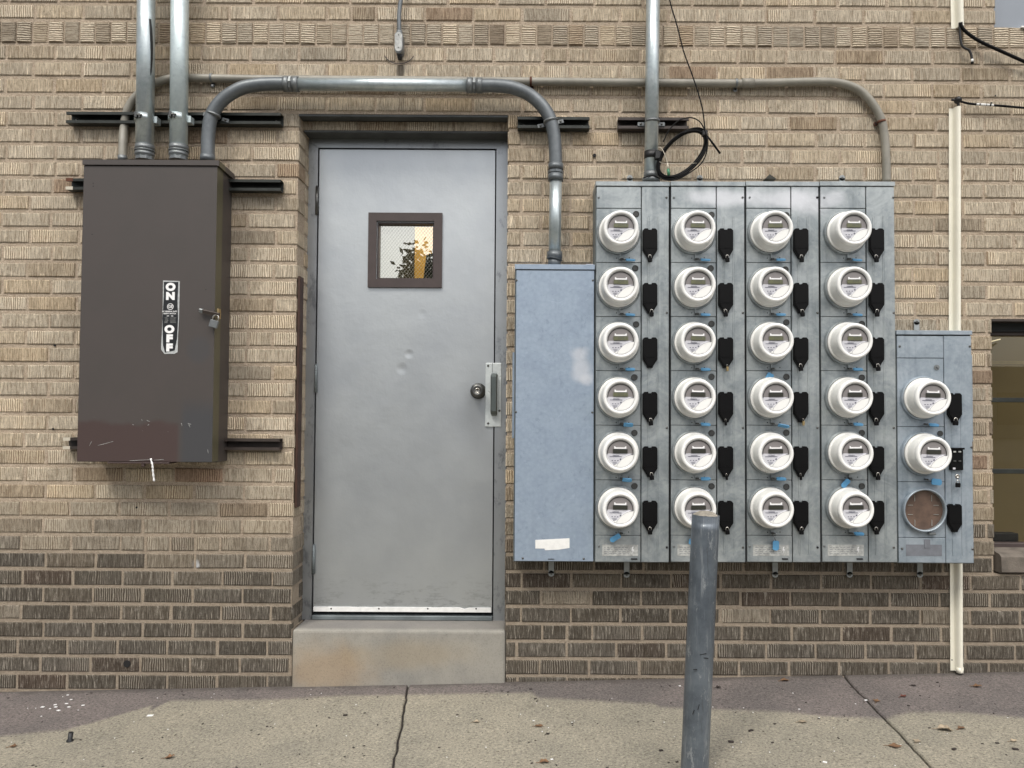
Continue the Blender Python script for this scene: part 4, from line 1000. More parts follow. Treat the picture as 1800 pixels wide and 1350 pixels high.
# ------------------------------------------------------------------ blue-grey wireway panel
YC = -0.14
px0, px1, pz0, pz1 = rect(904.5, 474, 1045, 987, YC)
wp = thing('wireway_panel', 'flat blank blue-grey sheet-metal panel between the door and the meters', 'electrical panel', ((px0+px1)/2, 0, pz0))
m = MB(); m.box(px0-.002, px1-.001, YC+.003, -.003, pz0-.002, pz1+.02, .002); m.build('body', M['frame_edge'], wp)
m = MB(); m.box(px0+.001, px1-.002, YC+.0015, YC+.0029, pz0, pz1+.001); m.build('seam_backing', M['seam'], wp)
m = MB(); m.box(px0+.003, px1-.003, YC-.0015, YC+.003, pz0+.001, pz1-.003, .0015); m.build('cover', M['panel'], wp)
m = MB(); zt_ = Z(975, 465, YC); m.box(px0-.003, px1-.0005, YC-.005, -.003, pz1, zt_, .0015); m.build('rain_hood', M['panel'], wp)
q = W(971, 957, YC); ta = [W(*p, YC) for p in ((941, 949), (1001, 946), (1001, 963), (982, 966), (958, 967), (957, 964), (941, 964))]
m = MB(); m.prism([(p.x, p.z) for p in ta][::-1], YC-.0025, YC-.0017); m.build('masking_tape', M['tapewhite'], wp)
for (px, py) in ((908, 493), (1042, 493), (907, 724), (1041, 725), (919, 981), (1026, 982)):
    q = W(px, py, YC); m = MB(); m.lathe([(0.0042, 0), (.004, .002), (.0015, .003), (.0001, .003)], 10, (q.x, YC-.0015, q.z)); m.build('screw', M['darksteel'], wp)
m = MB(); a = W(969, 980, YC); m.box(a.x-.012, a.x+.012, YC-.004, YC-.001, a.z-.006, a.z-.004); m.build('bottom_clip', M['darksteel'], wp)
m = MB(); z0_, z1_ = Z(903, 770, -.1), Z(903, 620, -.1); m.box(px0-.010, px0-.001, -.12, -.02, z0_, z1_, .001); m.build('side_flange', M['panel'], wp)
m = MB(); q = W(1036, 463, -.12); m.box(q.x-.014, q.x+.014, -.13, -.09, zt_+.001, zt_+.005); m.build('paper_scrap', M['label'], wp)
def tab(parent, px, py, up, y=-.012, mat=None, L=22):
    q = W(px, py, y); r_ = .0122; sgn = 1 if up else -1
    m = MB(); m.cyl((q.x, y+.002, q.z), (0, -1, 0), r_, .004, 20); e = W(px, py+L*sgn, y)
    m.box(q.x-r_*.9, q.x+r_*.9, y-.002, y+.0015, min(q.z, e.z), max(q.z, e.z)); t_ = m.build('mounting_tab', mat or M['tabmetal'], parent)
    m = MB(); m.cyl((q.x, y-.002, q.z), (0, -1, 0), .0045, .003, 10); m.build('screw', M['darksteel'], t_)
    m = MB()
tab(wp, 969, 1008, False)

# ------------------------------------------------------------------ meter cabinets
seams = [366.4, 461.6, 556.6, 651.8, 747.5, 843.7, 941.1]
cols = [(1047.5, 1175.5, 1127, 1087), (1179.5, 1309, 1259.5, 1218.8), (1312.5, 1440, 1391, 1351.5), (1443.5, 1574, 1523.5, 1485.5)]
names4 = ['leftmost', 'second', 'third', 'fourth']
def pz(py, px=1300): return Z(px, py, YC)
COVER = [(-.5, .40), (-.40, .44), (-.30, .44), (-.25, .5), (-.14, .5), (-.09, .44), (.09, .44), (.14, .5), (.25, .5), (.30, .44), (.40, .44), (.5, .40), (.5, -.30), (.20, -.56), (.20, -.60), (-.20, -.60), (-.20, -.56), (-.5, -.30)]
def breaker_cover(parent, cx, zt, w_, h_, lid=True):
    pl = []
    shape = [(-.5, -.07), (-.38, -.005), (-.30, 0), (-.14, 0), (-.10, -.045), (.10, -.045), (.14, 0), (.30, 0), (.38, -.005), (.5, -.07), (.5, -.72), (.22, -.93), (.17, -1.0), (-.17, -1.0), (-.22, -.93), (-.5, -.72)]
    for (u, v) in shape: pl.append((cx+u*w_, zt+v*h_))
    m = MB(); m.prism(pl[::-1], YC-.014, YC-.003)
    ins = [(cx+(x-cx)*.86, zt-h_*.45+(z-(zt-h_*.45))*.88) for x, z in pl]
    m.prism(ins[::-1], YC-.017, YC-.014)
    m.box(cx-w_*.42, cx+w_*.42, YC-.0185, YC-.0172, zt-h_*.66, zt-h_*.64)
    return m.build('breaker_cover', M['black'], parent)
def screw(parent, px, py, mat=None, y=None):
    q = W(px, py, y or YC); m = MB(); m.lathe([(0.0045, 0), (.0042, .002), (.002, .0032), (.0001, .0033)], 12, (q.x, YC-.003, q.z)); return m.build('screw', mat or M['darksteel'], parent)
met_base = []      # (col,row,x,z)
for ci, (a, b, s_, mx) in enumerate(cols):
    xa, xb, z0_, z1_ = rect(a, 328, b, 988, YC); xs_ = (X(s_, 400, YC)+X(s_+(0.6 if ci > 1 else 0), 900, YC))/2
    cab = thing('meter_cabinet', {0: 'leftmost galvanised meter cabinet, its column of six meters next to the blank blue-grey panel', 1: 'second galvanised meter cabinet from the left, behind the bollard, pale glare painted across its top', 2: 'third galvanised meter cabinet from the left, with pale glare painted across its top right', 3: 'fourth tall galvanised meter cabinet, next to the shorter cabinet'}[ci], 'meter cabinet', ((xa+xb)/2, 0, z0_), 'tall galvanised meter cabinets')
    m = MB(); m.box(xa-(.003 if ci == 0 else -.0005), xb+(.003 if ci == 3 else -.0005), YC+.006, -.003, z0_-.003, z1_+.012, .002); m.build('body', M['frame_edge'], cab)
    m = MB(); m.box(xa+.001, xb-.001, YC+.0042, YC+.0065, z0_+.001, z1_+.008); m.build('seam_backing', M['seam'], cab)
    m = MB(); zc0, zc1 = Z((a+b)/2, 327, YC-.004), Z((a+b)/2, 319, YC-.004)
    m.box(xa-(.004 if ci == 0 else .003), xb+.003, YC-.006, -.003, zc0, zc1, .0015)
    if ci == 0:
        m.add([(xa-.004, YC-.006, zc0), (xa-.004, YC-.006, zc0-.03), (xa-.004, YC+.002, zc0-.03), (xa-.004, YC+.03, zc0)], [(0, 1, 2, 3)])
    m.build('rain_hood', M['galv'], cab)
    zs = [z1_-.001]+[Z(s_-40, q, YC) for q in seams]+[z0_]
    for k in range(len(zs)-1):
        m = MB(); y_ = YC-.001-(.0015 if k == 0 or k == 7 else 0)
        m.box(xa, xs_-.0020, y_, YC+.004, zs[k+1]+.0009, zs[k]-.0009, .0012)
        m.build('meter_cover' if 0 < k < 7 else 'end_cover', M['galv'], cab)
    m = MB(); m.box(xs_+.0014, xb, YC-.0025, YC+.004, z0_+.0005, z1_-.001, .0015)
    # two shallow pressed ribs that run down the breaker cover
    for u in (.26, .60): 
        rx = xs_+(xb-xs_)*u; m.box(rx-.0035, rx+.0035, YC-.0032, YC-.0024, z0_+.03, z1_-.12, .0012)
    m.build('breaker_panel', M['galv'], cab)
    for py in (347.5, 550, 752, 962): screw(cab, b-3.5 if py != 347.5 else b-4, py, M['dark'] if (ci, py) in ((0, 962), (2, 347.5), (2, 962)) else None)
    screw(cab, a+5, 347.5, M['fitting']); screw(cab, a+5, 960, M['fitting'])
    q = W(a+67, 982, YC); m = MB(); m.box(q.x-.012, q.x+.012, YC-.006, YC-.002, q.z-.003, q.z+.002, .001); m.build('latch_slot', M['dark'], cab)
    # lower paper label
    lx_, lx2, lz_, lz2 = rect(a+11, 957, a+74, 977, YC); m = MB(); n = 16; pl = [(lx_+(lx2-lx_)*i/n, lz2-.002*abs(mnoise.noise(Vector((i*.9, ci, 0))))) for i in range(n+1)]
    pl += [(lx2-(lx2-lx_)*i/n, lz_+.003*abs(mnoise.noise(Vector((i*.8, ci, 5))))) for i in range(n+1)]
    m.prism(pl[::-1], YC-.0034, YC-.0027); lb = m.build('paper_label', M['old_label'], cab)
    m = MB()
    for r_ in range(4):
        xx = lx_+.008
        while xx < lx2-.035:
            wl = rnd.uniform(.004, .014); m.box(xx, xx+wl, YC-.0038, YC-.0035, lz2-.012-r_*.008, lz2-.0105-r_*.008); xx += wl+rnd.uniform(.003, .008)
    m.build('fine_print', M['grey_label'], lb)
    m = MB(); bz = [(0.6, .9), (0.45, .45), (0.75, .5), (0.5, .05), (0.95, .6), (0.68, .62), (0.9, .92)]; m.prism([(lx2-.035+u*.02, lz_+.005+v*(lz2-lz_-.01)) for u, v in bz], YC-.0040, YC-.0034); m.build('lightning_mark', M['signwhite'], lb)
    for ri in range(6):
        top = seams[ri]; yb = 409.8+96.35*ri; xb_ = mx-(ri*.25 if ci == 0 else 0)+(0.65*ri if ci == 3 else 0.1*ri if ci in (1, 2) else 0)
        q = W(xb_, yb, YC); met_base.append((ci, ri, q.x, q.z, xb_, yb))
        m = MB(); m.lathe([(.0855, 0), (.0865, .004), (.0835, .014), (.081, .016), (.079, .010), (.079, 0)], 40, (q.x, YC-.001, q.z)); m.box(q.x+.002, q.x+.030, YC-.014, YC-.004, q.z-.1065+.003, q.z-.1, .001)
        m.box(q.x+.004, q.x+.008, YC-.012, YC-.004, q.z-.104, q.z-.082)
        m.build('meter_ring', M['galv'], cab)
        q2 = W(s_-9+(-1.5 if ri == 1 else -3 if ri > 2 and ci == 0 else 0), top+11+(rnd.uniform(-1, 3)), YC); m = MB(); m.cyl((q2.x, YC-.001, q2.z), (0, -1, 0), .0112, .0015, 20); m.lathe([(.0112, 0), (.0125, .002), (.0105, .003)], 20, (q2.x, YC-.001, q2.z)); m.build('knockout_plug', M['knock'], cab)
        m = MB(); q3 = W(xb_-3, yb+44, YC); m.cyl((q3.x, YC-.001, q3.z), (0, -1, 0), .0022, .001, 8); q3 = W(xb_+19, yb+43.5, YC); m.cyl((q3.x, YC-.001, q3.z), (0, -1, 0), .0022, .001, 8); m.build('screw_hole', M['dark'], cab)
        c_ = W(s_+15.5+(.5*ci if ci else 0), 401.7+95.7*ri, YC-.01); breaker_cover(cab, c_.x, c_.z, .0575, .119)
    if ci < 3:
        m = MB(); m.box(xb+.0003, xb+.0083, YC+.008, -.004, z0_-.001, z1_+.008); m.build('gap', M['dark'], cab)
    tab(cab, a+54 if ci < 1 else a+50, 1010, False)
    if ci != 2: tab(cab, {0: 1107, 1: 1230, 3: 1480}[ci], 313, True, L=8)
# odd black bracket on top
m = MB(); q = W(1349, 316, -.05); m.add([(q.x-.022, -.09, q.z-.008), (q.x+.024, -.09, q.z-.008), (q.x+.006, -.06, q.z+.02), (q.x-.022, -.02, q.z-.008), (q.x+.024, -.02, q.z-.008)], [(0, 1, 2), (3, 4, 2), (0, 2, 3), (1, 4, 2), (0, 3, 4, 1)])
bk = m.build('black_bracket', M['strut']); tag(bk, 'small black triangular bracket on top of the third meter cabinet', 'bracket')

# short cabinet
xa, xb, z0_, z1_ = rect(1578, 590, 1709, 989.5, YC); xs_ = (X(1658, 600, YC)+X(1662, 950, YC))/2
cab5 = thing('short_meter_cabinet', 'short galvanised cabinet at the right end with two meters above an empty round socket', 'meter cabinet', ((xa+xb)/2, 0, z0_))
m = MB(); m.box(xa-.001, xb+.002, YC+.006, -.003, z0_-.003, z1_+.012, .002); m.build('body', M['frame_edge'], cab5)
m = MB(); m.box(xa+.001, xb-.001, YC+.0042, YC+.0065, z0_+.001, z1_+.008); m.build('seam_backing', M['seam'], cab5)
m = MB(); m.box(xa-.0075, xa-.0012, YC+.008, -.004, z0_-.001, z1_+.008); m.build('gap', M['dark'], cab5)
m = MB(); m.box(xa-.003, xb+.003, YC-.006, -.003, Z(1640, 588.5, YC), Z(1640, 581, YC), .0015); m.build('rain_hood', M['galv_small'], cab5)
s5 = [629.5, 750, 847, 945]; zs = [z1_-.001]+[Z(1620, q, YC) for q in s5]+[z0_]
for k in range(5):
    m = MB(); m.box(xa, xs_-.0012, YC-.001-(.0015 if k in (0, 4) else 0), YC+.004, zs[k+1]+.0009, zs[k]-.0009, .0012); m.build('meter_cover', M['galv_small'], cab5)
m = MB(); m.box(xs_+.0008, xb, YC-.0025, YC+.004, z0_+.0005, z1_-.001, .0015)
for u in (.26, .60):
    rx = xs_+(xb-xs_)*u; m.box(rx-.003, rx+.003, YC-.004, YC-.0024, z0_+.03, z1_-.3, .0012)
m.build('breaker_panel', M['galv_small'], cab5)
m = MB(); zA_, zB_ = Z(1710, 776, -.1), Z(1710, 625, -.1)
m.box(xb+.0025, xb+.014, -.125, -.02, zA_, zB_, .002); m.build('side_flange', M['galv_small'], cab5)
for (px, py) in ((1581, 609), (1704, 609), (1707, 786), (1709, 965), (1585, 964)): screw(cab5, px, py)
tab(cab5, 1611, 566, True, L=14); tab(cab5, 1617, 1010, False)
for (ri, px, py) in ((0, 1620.5, 700), (1, 1621.5, 797)):
    q = W(px, py, YC); met_base.append((4, ri, q.x, q.z, px, py))
    m = MB(); m.lathe([(.0855, 0), (.0865, .004), (.0835, .014), (.081, .016), (.079, .010), (.079, 0)], 40, (q.x, YC-.001, q.z)); m.box(q.x+.002, q.x+.030, YC-.014, YC-.004, q.z-.1035, q.z-.1, .001); m.build('meter_ring', M['galv_small'], cab5)
q2 = W(1646, 646, YC); m = MB(); m.cyl((q2.x, YC-.001, q2.z), (0, -1, 0), .011, .002, 20); m.cyl((q2.x+.002, YC-.003, q2.z+.002), (0, -1, 0), .004, .006, 10); m.build('sealing_bolt', M['fitting'], cab5)
q2 = W(1652, 762, YC); m = MB(); m.cyl((q2.x, YC-.001, q2.z), (0, -1, 0), .0112, .0025, 20); m.build('knockout_plug', M['knock'], cab5)
# empty socket with clear cover
q = W(1622, 896, YC)
m = MB(); m.lathe([(.0835, 0), (.085, .006), (.0835, .020), (.080, .022), (.077, .018), (.077, .0)], 48, (q.x, YC-.001, q.z)); sk = m.build('socket_ring', M['galv_small'], cab5)
m = MB(); m.disc((q.x, YC-.002, q.z), .0775, 40); m.build('socket_back', M['copper'], sk)
m = MB()
for (u, v) in ((-.033, .045), (.033, .045), (-.05, .018), (.05, .018), (-.05, -.018), (.05, -.018), (-.033, -.05), (.033, -.05)):
    if abs(v) > .04: m.box(q.x+u-.0007, q.x+u+.0007, YC-.005, YC-.003, q.z+v-.012, q.z+v+.012)
    else: m.box(q.x+u-.010, q.x+u+.010, YC-.005, YC-.003, q.z+v-.0007, q.z+v+.0007)
m.build('socket_jaws', M['old_label'], sk)
m = MB(); m.disc((q.x, YC-.017, q.z), .0785, 40); m.build('clear_cover', M['glass3'], sk)
q = W(1636, 937, YC); m = MB(); m.box(q.x-.014, q.x+.014, YC-.016, YC-.004, q.z-.005, q.z+.004, .002); m.build('ring_latch', M['fitting'], cab5)
lx_, lx2, lz_, lz2 = rect(1592, 957, 1655, 977, YC); m = MB(); m.box(lx_, lx2, YC-.0033, YC-.0026, lz_, lz2); m.build('faded_label', M['grey_label'], cab5)
lx_, lx2, lz_, lz2 = rect(1624, 948, 1634, 963, YC); m = MB(); m.box(lx_, lx2, YC-.005, YC-.0034, lz_, lz2); m.build('small_tag', M['grey_label'], cab5)
for py in (691, 886):
    c_ = W(1677.5, py, YC-.01); breaker_cover(cab5, c_.x, c_.z, .0545, .115 if py == 691 else .108)
# exposed breaker in the middle
bx_ = rect(1668, 788, 1688, 826, YC); m = MB(); m.box(bx_[0]-.002, bx_[1]+.003, YC-.016, YC-.0005, bx_[2], bx_[3], .0015); br = m.build('breaker', M['black'], cab5)
m = MB(); m.box(bx_[0]-.004, bx_[1]+.005, YC-.024, YC-.012, bx_[3]-.004, bx_[3]+.003, .001); m.build('hinge_lip', M['black'], br)
for u in (.28, .72):
    for v in (.85, .42):
        xx = bx_[0]+(bx_[1]-bx_[0])*u; zz = bx_[2]+(bx_[3]-bx_[2])*v
        m = MB(); m.box(xx-.005, xx+.005, YC-.021, YC-.016, zz-.003, zz+.003, .001); m.build('breaker_handle', M['knock'] if v < .5 else M['old_label'], br)
m = MB(); xx = bx_[0]+.006; m.box(xx, xx+.010, YC-.0168, YC-.016, bx_[2]+.003, bx_[2]+.010); m.build('rating_label', M['label'], br)
q = W(1682, 837, YC); m = MB(); m.lathe([(.009, 0), (.009, .002), (.005, .004), (.004, .002), (.0001, .002)], 14, (q.x, YC-.003, q.z)); m.build('hasp_ring', M['steel'], cab5)

# ------------------------------------------------------------------ electric meters
def make_meter():
    th = thing('electric_meter', '', 'electric meter', (0, 0, 0), 'white round electric meters plugged into the cabinets')
    m = MB()
    m.lathe([(.0775, 0), (.0788, .002), (.0788, .0115), (.0778, .0135), (.0755, .0145), (.0722, .0148), (.0716, .0165), (.0700, .040), (.0672, .062), (.0652, .0685), (.0650, .071), (.0658, .086), (.0645, .0905), (.0620, .0932), (.0590, .0935), (.0560, .0925), (.0540, .0905), (.0535, .0885), (.0520, .0880), (.0508, .0865), (.0500, .083)], 64)
    m.build('housing', M['white'], th)
    # lip of the same plastic, painted whiter for the light it catches
    m = MB(); m.lathe([(.0652, .0695), (.0672, .0715), (.0676, .0740), (.0676, .0860), (.0655, .0918), (.0622, .0945), (.0590, .0946), (.0562, .0934), (.0545, .0915)], 64); m.build('front_rim', M['white2'], th)
    # white lower right door of the face
    m = MB(); R_ = .0503; pl = []
    for k in range(25): a = R(-118+112*k/24); pl.append((math.cos(a)*R_, math.sin(a)*R_))
    pl += [(.037, -.0035), (.022, -.009), (.008, -.018), (-.002, -.029), (-.010, -.038)]
    m.prism(pl, -.0885, -.080); fp = m.build('reset_door', M['white2'], th)
    m = MB(); cir = [(math.cos(R(a))*.0503, math.sin(R(a))*.0503) for a in range(180, 246, 6)]
    m.prism(cir+[(-.010, -.038), (-.002, -.029), (.008, -.018), (.022, -.009), (.037, -.0035), (.0500, .0)], -.0842, -.080)
    lb = m.build('nameplate', M['label'], th)
    m = MB(); m.disc((0, -.0838, 0), .0503, 24, 0, 180); m.build('face_plate', M['face'], th)
    m = MB(); m.box(-.0245, .0245, -.0872, -.0838, .0015+.0008, .0185, .001); m.build('display_bezel', M['greyink'], th)
    m = MB(); m.box(-.0275, .0275, -.0882, -.0850, .0020, .0168); lcd = m.build('display', M['lcd_dark'], th)
    m = MB()
    pl = [(-.023, .0185), (.023, .0185), (.023, .0275), (.0195, .0275), (.0170, .0235), (-.0170, .0235), (-.0195, .0275), (-.023, .0275)]
    m.prism(pl, -.0880, -.0838); m.build('display_label', M['signwhite'], th)
    m = MB(); m.box(-.040, .006, -.0852, -.0842, -.0125, -.0105)
    xx = -.032
    for k in range(3): m.box(xx, xx+.005, -.0852, -.0842, -.0275, -.0250); xx += .0105
    m.box(-.001, .0045, -.0852, -.0842, -.0245, -.0185)
    for k in range(4): m.box(-.030+k*.002, -.014+rnd.random()*.004, -.0850, -.0842, -.0330-k*.0030, -.0322-k*.0030)
    for k in range(3): m.box(-.028, -.004, -.0850, -.0842, -.0065-.0013*k, -.0062-.0013*k)
    m.build('nameplate_print', M['greyink'], lb)
    # dark arc for inner edge and rim shade, painted round the upper face, grey line round the lens and the reset door
    def arc(r0, r1, a0, a1, d, mat, name, par, n=36):
        m = MB(); vs = []
        for i in range(n+1):
            a = R(a0+(a1-a0)*i/n); vs += [(math.cos(a)*r0, -d, math.sin(a)*r0), (math.cos(a)*r1, -d-.0006, math.sin(a)*r1)]
        m.add(vs, [(2*i, 2*i+1, 2*i+3, 2*i+2) for i in range(n)]); return m.build(name, mat, par)
    arc(.0478, .0506, -3, 183, .0862, M['knock'], 'rim_shade_arc', th)
    arc(.0520, .0532, 0, 360, .0890, M['greyline'], 'lens_edge', th)
    pl = [(.0475, -.0035), (.037, -.0045), (.022, -.010), (.008, -.019), (-.002, -.030), (-.010, -.039), (-.013, -.047)]
    m = MB(); m.tube([(x, -.0888, z) for x, z in pl], .0007, 6); m.build('door_seam', M['greyline'], fp)
    for ch in th.children:
        for v in ch.data.vertices: v.co.y *= .84
        for g2 in ch.children:
            for v in g2.data.vertices: v.co.y *= .84
    return th, lcd
meter0, lcd0 = make_meter(); me_dark = lcd0.data
lit_rows = {(0, 0): 1, (1, 0): 1, (2, 0): 1, (3, 0): 1, (0, 1): 1, (1, 1): 1, (2, 1): 1, (3, 1): 1, (0, 2): 1, (1, 2): 1, (2, 2): 1, (3, 2): 1, (0, 3): 1}
me_lit = lcd0.data.copy(); me_lit.materials[0] = M['lcd']
# digits standing dark on the lit displays
bm = bmesh.new(); bm.from_mesh(me_lit)
for dgt in range(5):
    cx = -.012+dgt*.0075
    for (u0, u1, v0, v1) in ((-.0022, .0022, .0138, .0146), (-.0022, .0022, .0091, .0098), (-.0022, .0022, .0044, .0052), (-.0024, -.0016, .0048, .0142), (.0016, .0024, .0048, .0142)):
        if (dgt*7+int(v0*10000)+int(u0*10000)) % 4 == 0: continue
        vs = [bm.verts.new((cx+u, -.0884, v)) for u, v in ((u0, v0), (u1, v0), (u1, v1), (u0, v1))]; f = bm.faces.new(vs); f.material_index = 1
bm.to_mesh(me_lit); bm.free(); me_lit.materials.append(M['ink'])
ordn = ['top', 'second', 'third', 'fourth', 'fifth', 'bottom']
colname = ['leftmost column', 'second column', 'third column', 'fourth column', 'short right-hand cabinet']
for i, (ci, ri, x, z, px, py) in enumerate(met_base):
    t_ = meter0 if i == 0 else copy_tree(meter0)
    t_.location = (x, YC-.012, z)
    t_.rotation_euler = (rnd.uniform(-.01, .01), rnd.uniform(-.02, .02), rnd.uniform(-.012, .012))
    on = (ci, ri) in lit_rows
    for ch in t_.children:
        if ch.name.startswith('display') and not ch.name.startswith('display_'): ch.data = me_lit if on else me_dark
    if ci < 4:
        w_ = {0: 'top', 5: 'bottom'}.get(ri, ordn[ri]+' from the top')
        extra = {(1, 5): ', partly hidden by the bollard', (2, 3): ', blue tag over its top edge', (3, 5): ''}.get((ci, ri), '')
        t_['label'] = f"white round electric meter, {w_} in the {colname[ci]} of meters{extra}"
        if len(t_['label'].split()) > 16: t_['label'] = f"white round electric meter, {w_} in the {colname[ci]}{extra}"
        if len(t_['label'].split()) > 16: t_['label'] = f"white electric meter, {w_} in {colname[ci]}{extra}"
    else: t_['label'] = ['upper white round electric meter on the short right-hand cabinet', 'lower white round electric meter, just above the empty socket'][ri]

# blue seal tags, each on its own wire
def seal_tag(px, py, ang, L, wd, label, hook, flat=0.0):
    q = W(px, py, YC-.018); th = thing('seal_tag', label, 'seal tag', q, 'blue plastic seal tags under the meters')
    m = MB(); mm = Matrix.Translation(q) @ Matrix.Rotation(ang, 4, 'Y') @ Matrix.Rotation(flat, 4, 'X')
    pl = [(0, -wd*.35), (L*.12, -wd*.5), (L*.86, -wd*.5), (L, -wd*.2), (L, wd*.2), (L*.86, wd*.5), (L*.12, wd*.5), (0, wd*.35)]
    vs = [mm @ Vector((u, y_, v)) for y_ in (-.0022, .0022) for u, v in pl]; n = 8
    m.add(vs, [list(range(n)), list(range(2*n-1, n-1, -1))]+[(i, i+n, (i+1) % n+n, (i+1) % n) for i in range(n)])
    m.build('tag', M['blue'], th)
    h = W(hook[0], hook[1], YC-.012); m = MB(); m.tube(spline([h, h.lerp(q, .5)+Vector((0, -.004, -.003)), q], 4), .0011, 6); m.m = 0
    m.build('wire', M['darksteel'], th)
    m = MB(); m.box(h.x-.004, h.x+.009, YC-.020, YC-.009, h.z-.004, h.z+.002, .001); m.build('seal_body', M['knock'], th)
spec = {(0, 3): (8, 1.5, R(3), 17, 9, .9), (0, 4): (6, 2, R(4), 17, 9, .9), (0, 5): (2, 3, R(148), 20, 9, 0), (1, 5): (-5, 10, R(100), 10, 9, 0), (2, 2): (2, 8, R(118), 15, 12, 0), (2, 5): (10, 13, R(92), 17, 11, 0), (3, 4): (2, 2, R(132), 18, 9, 0), (2, 3): (14, 2, R(10), 20, 8, 1.0), (4, 1): (14, 3, R(7), 18, 11, 0)}
for (ci, ri, x, z, px, py) in met_base:
    hx, hy = px+8, py+46
    dx, dy, an, L, wd, fl = spec.get((ci, ri), (11, 0.5, R(rnd.uniform(-1, 4)), 17, 8, R(-62)))
    cn = ['leftmost column', 'second column', 'third column', 'fourth column', 'short cabinet'][ci]
    rn = {0: 'top', 5: 'bottom'}.get(ri, ordn[ri]) if ci < 4 else ['upper', 'lower'][ri]
    how = 'hanging down' if R(80) < an else 'lying nearly level'
    seal_tag(hx+dx-6, hy+dy, an, L/459, wd/459, f"blue seal tag {how} under the {rn} meter of the {cn}", (hx-3, hy-1), fl)
# padlocks on breaker covers
for ci, (a, b, s_, mx) in enumerate(cols):
    for ri in range(6):
        if (ci, ri) == (0, 2): continue
        k = (ci*7+ri*3) % 5; px = s_+15.5+(.5*ci)+(0 if k < 2 else 3 if k < 4 else 1.5); py = 401.7+95.7*ri+51.5
        brassy = (ci, ri) in ((1, 2), (2, 3)); thin = (ci, ri) in ((2, 3), (2, 4), (1, 3), (1, 4), (1, 2))
        if (ci, ri) == (2, 3): px += 2
        rn = {0: 'top', 5: 'bottom'}.get(ri, ordn[ri])
        desc = 'small brass padlock' if brassy else ('small black padlock seen edge-on' if thin else 'small black padlock')
        padlock(px, py, YC-.024, .016*(.5 if thin else 1), .017, M['brass'] if brassy else M['black'], M['steel'], f"{desc} on the {rn} black breaker cover of the {colname[ci]}", R(rnd.uniform(-6, 6)), 'small padlocks on the black breaker covers', .010, 1.0)
padlock(1680, 740, YC-.024, .019, .017, M['black'], M['steel'], 'small black padlock on the breaker cover beside the upper short-cabinet meter', 0.05, 'small padlocks on the black breaker covers')
padlock(1684, 849, YC-.020, .017, .017, M['black'], M['steel'], 'small black padlock under the exposed black breaker of the short cabinet', 0.05, 'small padlocks on the black breaker covers')

# ------------------------------------------------------------------ cream cable guards
def guard(px, pyt, pyb, label, wpx=17, holes=(), skew=0.0, cap=False):
    t_, b_ = W(px+skew, pyt, -.02), W(px, pyb, -.02); x = b_.x; s1 = wpx/430; dxt = t_.x-b_.x
    th = thing('cable_guard', label, 'cable guard', b_, 'cream plastic cable guards on the wall')
    pr = [(-.5, -.001), (-.5, -.004), (-.17, -.004), (-.14, -.010)]+[(.14-.28*math.cos(math.pi*k/10), -.010-.022*math.sin(math.pi*k/10)) for k in range(11)]+[(.42, -.001)]
    vs = []
    for (zz, ddx) in ((b_.z, 0), (t_.z, dxt)):
        for (u, y_) in pr: vs.append((x+ddx+u*s1, y_, zz))
    n = len(pr); m = MB(); m.add(vs, [(i, (i+1) % n, n+(i+1) % n, n+i) for i in range(n)]+[list(range(n)), list(range(2*n-1, n-1, -1))])
    m.build('channel', M['pvc'], th)
    if cap: m = MB(); m.tube([(x+.14*s1, -.018, b_.z-.004), (x+.14*s1, -.018, b_.z+.018)], .0135, 20); m.build('end_cap', M['pvc'], th)
    for hy in holes:
        q = W(px-6.2, hy, -.004); m = MB(); m.cyl((x-.38*s1, -.004, q.z), (0, -1, 0), .0025, .001, 8); m.build('nail', M['dark'], th)
    return th
guard(1686.5, -120, 47, 'short cream plastic cable guard at the top edge with black cables coming out', 21, (), -4)
guard(1681.5, 188, 585, 'cream plastic cable guard running down the wall to the short cabinet', 19, (203, 441))
guard(1685, 985, 1181, 'cream plastic cable guard below the short cabinet, reaching the sidewalk', 20, (1160,), -1, True)

# ------------------------------------------------------------------ cables
m = MB(); m.tube(spline(pts([(1687, 40), (1687, 48), (1688, 66), (1691, 80), (1697, 85), (1703, 88), (1707, 96), (1708.5, 104)], -.025), 7), .0048, 10)
m.build('tmp', M['black2']); o = bpy.data.objects['tmp']; o.name = 'cable_stub'; tag(o, 'short black cable stub bending down from the top cream guard', 'cable')
q = pts([(1708.7, 104), (1709, 109), (1709, 112)], -.025)
m = MB(); m.tube(q[:2], .0052, 10); e = m.build('connector', M['tapewhite']); e.parent = o; e.location = ORG[e.name]-ORG['tmp'] if 'tmp' in ORG else e.location
m = MB(); m.tube(q[1:], .0055, 10); e = m.build('connector_tip', M['black']); e.parent = o; e.location = ORG[e.name]-ORG['tmp']
m = MB(); m.tube(spline(pts([(1689, 40), (1691, 48), (1703, 60), (1725, 74), (1762, 91), (1800, 108), (1870, 138), (1960, 165)], -.03), 7), .0066, 12); o = m.build('thick_cable', M['black']); tag(o, 'thick black cable sagging right from the top cream guard', 'cable')
jb = thing('cable_splice', 'round black splice cap above the long cream guard with a taped black cable', 'cable', W(1683, 178, -.02))
m = MB(); q = W(1683.5, 176, -.022); m.lathe([(.0001, .018), (.008, .016), (.0135, .008), (.0145, 0), (.013, -.008), (.0001, -.012)], 20, q); m.tube([q+Vector((-.025, 0, .001)), q], .005, 10); m.tube([q, q+Vector((.004, 0, -.032))], .0055, 10); m.build('cap', M['black2'], jb)
P_ = spline(pts([(1685, 177), (1698, 181), (1712, 183), (1738, 184.5), (1765, 186.5), (1800, 189.5), (1870, 194), (1960, 200)], -.026), 6)
m = MB(); m.tube(P_, .0046, 10); m.build('cable', M['black'], jb)
m = MB()
